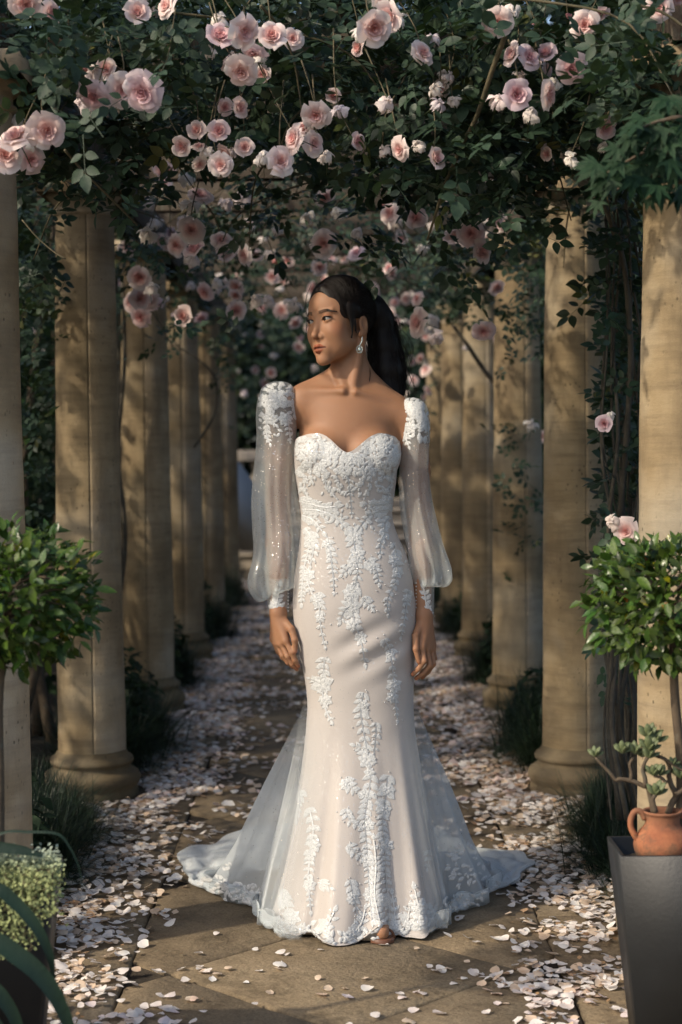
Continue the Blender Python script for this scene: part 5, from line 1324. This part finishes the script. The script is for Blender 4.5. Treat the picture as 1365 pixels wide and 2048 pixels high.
# relax the bodice a little
for _ in range(3):
    nb_ = (np.roll(GV, 1, 0)+np.roll(GV, -1, 0))/2; GV[:, :110] = GV[:, :110]*.6+nb_[:, :110]*.4
GFc = grid_faces(NT, NR, True)
gown = obj('gown', new_mesh('gown', GV.reshape(-1, 3)-BO, [GFc]), bride, mat=MT['gown'])
gbvh = BVHTree.FromPolygons([Vector(v) for v in GV.reshape(-1, 3)], [tuple(f) for f in GFc])

# ---- sleeves
def sleeve(tabl, cdy, phase, outer, droop):
    T = np.array(tabl, float); n = 90; t = np.linspace(0, 1, n); s = np.linspace(0, 1, len(T))
    A = np.stack([np.interp(t, s, T[:, k]) for k in range(4)], 1); k5 = np.hanning(9); k5 /= k5.sum()
    A2 = np.stack([np.convolve(np.pad(A[:, k], 4, mode='edge'), k5, 'valid') for k in range(4)], 1); A2[0] = A[0]; A2[-1] = A[-1]
    m = 120; th_ = np.linspace(0, 2*np.pi, m, endpoint=False); V = np.zeros((m, n, 3))
    for j in range(n):
        py, L, Rr, dep_ = A2[j]; low = np.clip((t[j]-.30)/.5, 0, 1); cap_ = np.clip(1-t[j]*4, 0, 1)
        gat = np.exp(-((t[j]-.93)/.07)**2)*.10*np.sin(th_*19+np.sin(th_*4)*2)+.05*np.exp(-((t[j]-.03)/.05)**2)*np.sin(th_*17)
        diag = .07*np.clip((t[j]-.2)*3, 0, 1)*np.sin(th_*2+t[j]*26+phase)*np.exp(-((t[j]-.62)/.32)**2)
        fo = gat+diag+low*(.13*np.sin(th_*5+phase+t[j]*3.0)+.08*np.sin(th_*9+phase*2-t[j]*4)+.045*np.sin(th_*15+t[j]*6))+cap_*.03*np.sin(th_*11+t[j]*9)+.02*np.sin(th_*3+t[j]*11+phase)
        px = (L+Rr)/2+(Rr-L)/2*np.cos(th_)*(1+fo*.6); dy = cdy(t[j])+dep_*np.sin(th_)*(1+fo*1.4)
        dr = droop*np.clip((t[j]-.72)/.2, 0, 1)*np.clip(1-(t[j]-.94)/.06, 0, 1)*np.clip(outer*np.cos(th_)*.6+.5, 0, 1.1)
        for i in range(m):
            V[i, j] = bp(px[i], py+dr[i], 0); V[i, j, 1] += dy[i]
    return V.reshape(-1, 3), grid_faces(m, n, True)
SLR = [(762,549,564,.012),(764,540,574,.030),(768,531,582,.044),(777,522,590,.056),(795,515,595,.064),(830,511,595,.068),(870,514,594,.064),(910,510,590,.066),(955,504,591,.070),(1005,503,595,.072),(1055,506,600,.074),(1100,506,605,.078),(1130,501,610,.086),(1152,498,611,.088),(1166,499,608,.082),(1174,506,602,.070),(1174,516,594,.054),(1169,526,586,.040),(1162,534,579,.031)]
SLL = [(795,816,830,.012),(797,810,839,.028),(802,806,848,.042),(811,803,855,.052),(830,802,861,.060),(860,803,863,.062),(900,801,859,.060),(950,799,859,.062),(1000,799,863,.066),(1050,805,875,.070),(1090,811,888,.076),(1122,818,900,.086),(1142,820,904,.088),(1158,822,903,.082),(1168,826,896,.070),(1169,829,886,.052),(1164,830,877,.038),(1158,829,869,.031)]
slr = sleeve(SLR, lambda t: .02-.03*max(0, t-.6), .3, -1, 30); sll = sleeve(SLL, lambda t: .02-.03*max(0, t-.6), 1.7, 1, 6)
for V_, F_ in (slr, sll): obj('sleeve', new_mesh('sleeve', V_-BO, [F_]), gown, mat=MT['tulle'])
cuffs = []
for (p0, L0, R0), (p1, L1, R1) in (((1156, 533, 580), (1226, 537, 578)), ((1156, 828, 870), (1231, 831, 868))):
    m, n = 40, 12; th_ = np.linspace(0, 2*np.pi, m, endpoint=False); V = np.zeros((m, n, 3))
    for j in range(n):
        t = j/(n-1); L, Rr, py = L0+(L1-L0)*t, R0+(R1-R0)*t, p0+(p1-p0)*t
        for i in range(m): V[i, j] = bp((L+Rr)/2+(Rr-L)/2*math.cos(th_[i]), py+(3*math.sin(th_[i]*6) if j == n-1 else 0), -.006*t); V[i, j, 1] += (Rr-L)/2/720*1.02*math.sin(th_[i])
    cuffs.append((V.reshape(-1, 3), grid_faces(m, n, True))); obj('cuff', new_mesh('cuff', cuffs[-1][0]-BO, [cuffs[-1][1]]), gown, mat=MT['tulle'])
for k in range(9):
    for px_, py_ in ((577, 1166+k*7), (833, 1166+k*7)):
        g = Geo().lathe([(0, -.0022), (.0018, -.0012), (.0024, 0), (.0018, .0012), (0, .0022)], 7); o = obj('button', g.mesh('button'), gown, mat=MT['lace']); q_ = bp(px_, py_, -.022); o.location = Vector(q_-BO)

# ---- net overskirt and train lying on the flags
outl = [gnd(x, y) for x, y in ((585,1893),(545,1874),(522,1848),(508,1822),(440,1800),(375,1768),(362,1735),(372,1712),(440,1690),(520,1665),(640,1648),(780,1648),(870,1668),(905,1692),(1000,1712),(1078,1736),(1040,1762),(980,1795),(900,1838),(893,1858),(872,1874),(850,1882))]
oc = np.array((BO[0]+.0, YB+.05)); oa = np.array([math.atan2(p.y-oc[1], p.x-oc[0]) for p in outl]); orr = np.array([math.hypot(p.x-oc[0], p.y-oc[1]) for p in outl])
oa = np.where(oa < -math.pi/2-.02, oa+2*math.pi, oa); so = np.argsort(oa); oa, orr = oa[so], orr[so]
a0, a1 = oa[0]-.05, oa[-1]+.05; m, n = 190, 70; th_ = np.linspace(a0, a1, m); V = np.zeros((m, n, 3)); fade = np.ones((m, n))
tr = np.random.default_rng(3)
for i, th1 in enumerate(th_):
    ro = np.interp(th1, oa, orr)*(1+.02*math.sin(th1*17)+.012*math.sin(th1*41)); px0, dy0 = gown_pt(np.array([th1]), np.array([1395.]))
    p0 = bp(px0[0], 1395, 0); p0[1] += dy0[0]*1.03; d0 = np.array((p0[0]-oc[0], p0[1]-oc[1])); r0 = math.hypot(*d0)+.004
    back = max(0, math.sin(th1)); rf = min(ro, .34+.12*abs(math.cos(th1))*(math.sin(th1) > -.2)+.10*back); th0 = math.atan2(d0[1], d0[0])
    th0 = th0+2*math.pi if th0 < -math.pi/2-.02 else th0
    for j in range(n):
        s = j/(n-1)
        if s < .62:
            q_ = s/.62; r = r0+(rf-r0)*(.90*q_+.10*q_*q_*q_); z = p0[2]*(1-q_)**1.02
            fo = q_*(.030*math.sin(th1*9+.7)+.018*math.sin(th1*17+2)+.010*math.sin(th1*31)); r = r*(1+fo*1.3)
            tt = th0+(th1-th0)*min(1, q_*1.4)
        else:
            q_ = (s-.62)/.38; r = rf*(1+.035*(1-q_)*(math.sin(th1*9+.7)+.5*math.sin(th1*17+2)))+(ro-rf)*q_; tt = th1
            z = .010+.030*math.exp(-((q_-.0)/.25)**2)+(.016*abs(math.sin(th1*11+q_*5))+.012*abs(math.sin(th1*6-q_*9)))*(1-.5*q_)
        z = max(z, .010+.004*math.sin(th1*23))
        V[i, j] = (oc[0]+r*math.cos(tt), oc[1]+r*math.sin(tt), z)
        fade[i, j] = min(1, s/.30)*min(1, .04+min(i, m-1-i)/26)
TV = V.reshape(-1, 3); TF = grid_faces(m, n)
obj('overskirt', new_mesh('overskirt', TV-BO, [TF], {'net': np.repeat(fade.reshape(-1, 1), 3, 1)}), gown, mat=MT['train'])
# second, more solid lace layer along the train edge
edgeV = V[:, 46:].copy(); edgeV[..., 2] += .004; me_ = edgeV.shape[1]
obj('train_border', new_mesh('train_border', edgeV.reshape(-1, 3)-BO, [grid_faces(m, me_)], {'net': np.repeat(fade[:, 46:].reshape(-1, 1), 3, 1)}), gown, mat=MT['trainlace'])

# ---- lace appliqué, laid on to the cloth piece by piece
def bvh_of(V, Fc): return BVHTree.FromPolygons([Vector(v) for v in V], [tuple(int(x) for x in f) for f in Fc])
def drop(bvh, px, py):
    h, nn, _, _ = bvh.ray_cast(CAM, ray(px, py).normalized(), 20)
    if h is None: return None
    if nn.dot(ray(px, py)) > 0: nn = -nn
    return h, nn
LT = leaflet(4, .30, .0, 0)
class Lace:
    def __init__(s, bvh): s.g = Geo(); s.b = bvh
    def piece(s, V2, Fq, hgt):
        out = []
        for (x, y), h in zip(V2, hgt):
            r = drop(s.b, x, y)
            if r is None: return
            out.append(np.array(r[0]+r[1]*h))
        out = np.array(out)
        if np.ptp(out[:, 1]) > .10: return
        s.g.add(out-BO, Fq)
    def leaf(s, x, y, ang, L, w=.30, h=.0013):
        tv, tf = LT; a = R(ang); ca, sa = math.cos(a), math.sin(a)      # ang 0 = pointing down the picture
        X = tv[:, 0]*L*(w/.30); Y_ = tv[:, 1]*L
        V2 = np.stack([x+X*ca+Y_*sa, y-X*sa+Y_*ca], 1); edge = np.tile([.35, 1.0, .35], 5)*np.repeat([.6, 1, 1, 1, .6], 3)
        s.piece(V2, tf, .0006+h*edge)
    def flower(s, x, y, r, n=6):
        a0_ = random.uniform(0, 360)
        for k in range(n): s.leaf(x, y, a0_+k*360/n, r*random.uniform(.9, 1.1), .42, .0016)
        for k in range(n-1): s.leaf(x, y, a0_+25+k*360/(n-1), r*.6, .42, .0027)
        s.dots(x, y, r*.2, 5)
    def dots(s, x, y, r, n):
        for _ in range(n): s.leaf(x+random.gauss(0, r), y+random.gauss(0, r), random.uniform(0, 360), 3.2, .5, .0028)
    def stem(s, pts, w=1.3):
        P = catmull(np.array([(a, b, 0) for a, b in pts]), 5)[:, :2]; T = np.gradient(P, axis=0); T /= np.linalg.norm(T, axis=1, keepdims=True)+1e-9; N_ = np.stack([-T[:, 1], T[:, 0]], 1)
        for k in range(len(P)-1):
            V2 = [P[k]-N_[k]*w, P[k]+N_[k]*w, P[k+1]+N_[k+1]*w, P[k+1]-N_[k+1]*w]; s.piece(V2, np.array([[0, 1, 2, 3]]), [.0015, .0028, .0028, .0015])
        return P, T
    def sprig(s, pts, L=13, step=8, taper=.5, both=True):
        P, T = s.stem(pts); acc = 0; side = 1; n = len(P)
        tot = np.cumsum(np.linalg.norm(np.diff(P, axis=0), axis=1)); last = -99
        for k in range(n-1):
            if tot[k]-last < step: continue
            last = tot[k]; f = k/(n-1); ang = math.degrees(math.atan2(T[k][0], T[k][1]))
            for sd in ((1, -1) if both else (side,)):
                s.leaf(P[k][0], P[k][1], ang+sd*random.uniform(35, 60), L*(1-taper*f)*random.uniform(.8, 1.15), random.uniform(.24, .34))
            side = -side
        s.leaf(P[-1][0], P[-1][1], math.degrees(math.atan2(T[-1][0], T[-1][1])), L*(1-taper)*1.3)
    def done(s, name='lace_spray'):
        if s.g.n: return obj(name, s.g.mesh(name), gown, mat=MT['lace'])
random.seed(11)
# bodice: closely worked
L_ = Lace(gbvh)
for k in range(800):
    x = random.uniform(590, 800); y = random.uniform(866, 985)
    ny = np.interp(x, from_px, neck_py)
    if y < ny+1: continue
    cov = 1 if y < 945 else .4
    if random.random() > cov: continue
    L_.leaf(x, y, random.gauss(0, 60) if y > 930 else random.uniform(0, 360), random.uniform(9, 16), random.uniform(.24, .36), .0019)
for x, y, r in ((625, 900, 15), (660, 905, 13), (640, 935, 14), (735, 895, 14), (770, 895, 14), (760, 930, 13), (700, 925, 12), (612, 935, 10), (785, 925, 10), (690, 950, 11)): L_.flower(x, y, r)
for x in np.arange(592, 800, 6): 
    yy = np.interp(x, from_px, neck_py)+5; L_.leaf(x, yy, random.uniform(140, 220), random.uniform(7, 11), .4, .003)
L_.done('bodice_lace')
L_ = Lace(gbvh)
for pts, Ll in (([(690, 935), (698, 965), (702, 1000), (704, 1030)], 12), ([(650, 950), (655, 975), (672, 995)], 11), ([(742, 945), (738, 975), (730, 995)], 11), ([(610, 950), (612, 980), (620, 1000)], 9), ([(785, 945), (780, 980), (770, 1005)], 9)):
    L_ = Lace(gbvh); L_.sprig(pts, Ll, 7); L_.done()
# waist wings
for pts_all in ([[(600, 1002), (625, 1008), (650, 1014), (672, 1012)], [(605, 1018), (635, 1020), (665, 1030), (688, 1052), (698, 1062)], [(606, 1030), (628, 1040), (645, 1062)], [(612, 1055), (622, 1075), (618, 1100), (612, 1125), (606, 1165), (604, 1205)]],
                [[(786, 1000), (770, 1008), (752, 1010), (735, 1008)], [(785, 1018), (765, 1022), (740, 1030), (722, 1052), (714, 1064)], [(788, 1030), (772, 1045), (768, 1065)], [(788, 1045), (806, 1070), (815, 1095)]]):
    L_ = Lace(gbvh)
    for k, pts in enumerate(pts_all): L_.sprig(pts, 19 if k < 3 else 15, 8, .3)
    x, y = pts_all[0][0]; L_.flower(x+(14 if x < 700 else -14), y+2, 14)
    for _ in range(40): L_.leaf(random.gauss((pts_all[1][1][0]+pts_all[1][2][0])/2, 24), random.gauss(1030, 13), random.uniform(0, 360), random.uniform(8, 14))
    L_.done()
# sprays on the skirt: (stem points, leaf length, flowers)
SPR = [([(706, 1055), (708, 1080), (712, 1110), (716, 1140), (712, 1170)], 16, [(712, 1075, 13), (716, 1110, 14), (706, 1128, 13)]), ([(712, 1170), (704, 1190), (706, 1215), (710, 1245), (722, 1280), (730, 1325)], 16, [(702, 1185, 17), (708, 1215, 13), (705, 1250, 15), (722, 1275, 12)]),
       ([(735, 1120), (752, 1138), (758, 1165)], 14, [(745, 1135, 12)]), ([(700, 1135), (686, 1148)], 13, []), ([(704, 1212), (690, 1222), (682, 1240)], 16, []), ([(725, 1195), (742, 1215)], 14, []),
       ([(652, 1082), (662, 1105), (665, 1135), (668, 1160), (668, 1182)], 12, [(655, 1088, 10)]), ([(622, 1065), (628, 1095), (622, 1130)], 13, [(622, 1080, 14), (618, 1150, 12)]), ([(632, 1188), (640, 1215), (642, 1250), (650, 1290)], 13, [(635, 1200, 12), (640, 1235, 9)]), ([(612, 1150), (622, 1180), (628, 1190)], 11, []),
       ([(790, 1085), (792, 1110), (795, 1140), (788, 1170), (775, 1200), (776, 1226)], 13, [(790, 1120, 14), (796, 1145, 11)]), ([(818, 1180), (814, 1205), (808, 1240), (802, 1272)], 11, [(815, 1195, 9)]), ([(812, 1100), (816, 1125)], 11, [(806, 1085, 11)]), ([(770, 1065), (762, 1085), (760, 1108)], 12, []),
       ([(650, 1315), (648, 1345), (645, 1370), (650, 1410), (662, 1440)], 14, [(645, 1368, 20), (652, 1400, 13)]), ([(640, 1365), (622, 1358)], 10, []), ([(768, 1278), (780, 1300), (785, 1340), (788, 1380), (794, 1438)], 12, [(787, 1370, 15), (780, 1310, 9), (785, 1395, 12)]),
       ([(728, 1385), (722, 1420), (726, 1455), (735, 1500), (742, 1540)], 17, [(735, 1520, 17), (728, 1410, 11), (740, 1545, 11)]), ([(752, 1445), (752, 1475), (748, 1510)], 11, []), ([(735, 1500), (712, 1492)], 16, []), ([(742, 1550), (738, 1590), (730, 1640), (735, 1700), (738, 1760), (745, 1840)], 16, [(730, 1590, 13), (738, 1650, 12), (735, 1720, 14), (740, 1790, 14)]), ([(775, 1550), (772, 1590), (765, 1640), (770, 1700), (772, 1760), (780, 1850)], 17, [(775, 1580, 14), (770, 1620, 12), (775, 1690, 13), (770, 1800, 15)]),
       ([(688, 1560), (702, 1575), (715, 1585)], 15, [(690, 1570, 11)]), ([(690, 1618), (700, 1640), (715, 1650)], 14, []), ([(695, 1690), (712, 1705), (725, 1720)], 14, []), ([(760, 1850), (750, 1790), (752, 1730), (748, 1680)], 16, []),
       ([(602, 1580), (598, 1610), (594, 1640)], 12, [(600, 1592, 9)]), ([(620, 1615), (628, 1660), (622, 1700), (618, 1760), (622, 1820)], 15, [(630, 1690, 13), (620, 1770, 13)]), ([(640, 1765), (660, 1775)], 14, []), ([(700, 1760), (706, 1790), (715, 1830)], 15, [(706, 1795, 13)]),
       ([(560, 1780), (575, 1810), (585, 1850)], 16, [(565, 1800, 17), (585, 1835, 17)]), ([(620, 1880), (650, 1860), (668, 1825)], 19, [(650, 1850, 14)]), ([(560, 1880), (590, 1868), (620, 1850)], 19, []), ([(690, 1880), (720, 1850), (730, 1820)], 16, [(705, 1865, 13)]), ([(790, 1870), (790, 1830), (785, 1790)], 16, [(790, 1850, 14)]), ([(840, 1860), (838, 1820), (830, 1780)], 20, [(842, 1815, 17)]), ([(815, 1850), (820, 1815)], 17, []), ([(868, 1850), (862, 1820)], 17, []), ([(858, 1700), (855, 1735)], 11, []), ([(540, 1850), (545, 1815), (555, 1780)], 16, [(545, 1850, 13)])]
for pts, Ll, fl_ in SPR:
    L_ = Lace(gbvh); L_.sprig(pts, Ll*1.45, 10)
    for f_ in fl_: L_.flower(f_[0], f_[1], f_[2]*1.15)
    for p_ in pts: L_.dots(p_[0], p_[1], 7, 3)
    L_.done()
L_ = Lace(gbvh)
for x in np.arange(522, 892, 7):
    yb = 1893-44*((x-690)/175)**2 if x < 890 else 1850
    for _ in range(3): L_.leaf(x+random.gauss(0, 4), yb-random.uniform(4, 26), random.uniform(60, 300), random.uniform(9, 16), .32, .004)
L_.done('hem_lace')
# shoulder caps and cuffs
for (V_, F_), box_, fl_ in ((slr, (514, 594, 764, 880), ((556, 800, 20), (540, 835, 16), (570, 838, 16))), (sll, (804, 860, 797, 885), ((832, 825, 18), (845, 850, 14), (820, 855, 13)))):
    L_ = Lace(bvh_of(V_, F_)); cx_ = (box_[0]+box_[1])/2
    for k in range(150):
        x, y = random.uniform(box_[0], box_[1]), random.uniform(box_[2], box_[3]-8)
        if y > box_[3]-45 and random.random() < .55: continue
        L_.leaf(x, y, random.gauss(0, 50) if y > box_[3]-50 else random.uniform(0, 360), random.uniform(9, 17), random.uniform(.24, .36), .0020)
    for f_ in fl_: L_.flower(*f_)
    L_.sprig([(cx_-18, box_[3]-40), (cx_-20, box_[3]-15), (cx_-14, box_[3]+6)], 15, 8); L_.sprig([(cx_+22, box_[3]-50), (cx_+24, box_[3]-20), (cx_+26, box_[3])], 13, 8)
    L_.done('shoulder_lace')
for (V_, F_), pts in zip(cuffs, ([(550, 1222), (555, 1200), (560, 1175)], [(852, 1228), (852, 1205), (848, 1178)])):
    L_ = Lace(bvh_of(V_, F_)); L_.sprig(pts, 17, 7, .2); L_.flower(pts[0][0], pts[0][1]-10, 13)
    for k in range(12): L_.leaf(pts[0][0]+random.uniform(-18, 18), pts[0][1]-random.uniform(0, 12), random.uniform(90, 270), 10)
    L_.done('cuff_lace')
# lace on the train
tb = bvh_of(TV, TF); L_ = Lace(tb)
for x0, x1, y0, y1, n in ((365, 460, 1700, 1800, 150), (900, 1075, 1690, 1790, 190), (440, 520, 1770, 1820, 60), (890, 960, 1790, 1850, 40)):
    for k in range(n): L_.leaf(random.uniform(x0, x1), random.uniform(y0, y1), random.uniform(0, 360), random.uniform(8, 15), .3, .003)
o = L_.done('train_lace_motifs'); o['kind'] = 'stuff'
# sandal toe peeping out
toe = np.array((bp(757, 1500)[0], 4.495, 0)); g = Geo()
g.prism([(-.036, .0), (-.03, -.05), (0, -.068), (.03, -.05), (.036, .0), (.03, .16), (-.03, .16)], .004, .016, .003, col=(1, 1, 1))
for yy in (-.03, .0): g.tube(catmull(np.array([(-.034, yy, .012), (-.02, yy-.004, .034), (.02, yy-.004, .034), (.034, yy, .012)]), 4), .004, 6)
o = obj('sandal', g.mesh('sandal', False), bride, mat=plain('tan_leather', (.13, .055, .03), .5, .1, 60)); o.location = Vector((toe[0]-BO[0], toe[1]-BO[1], 0))
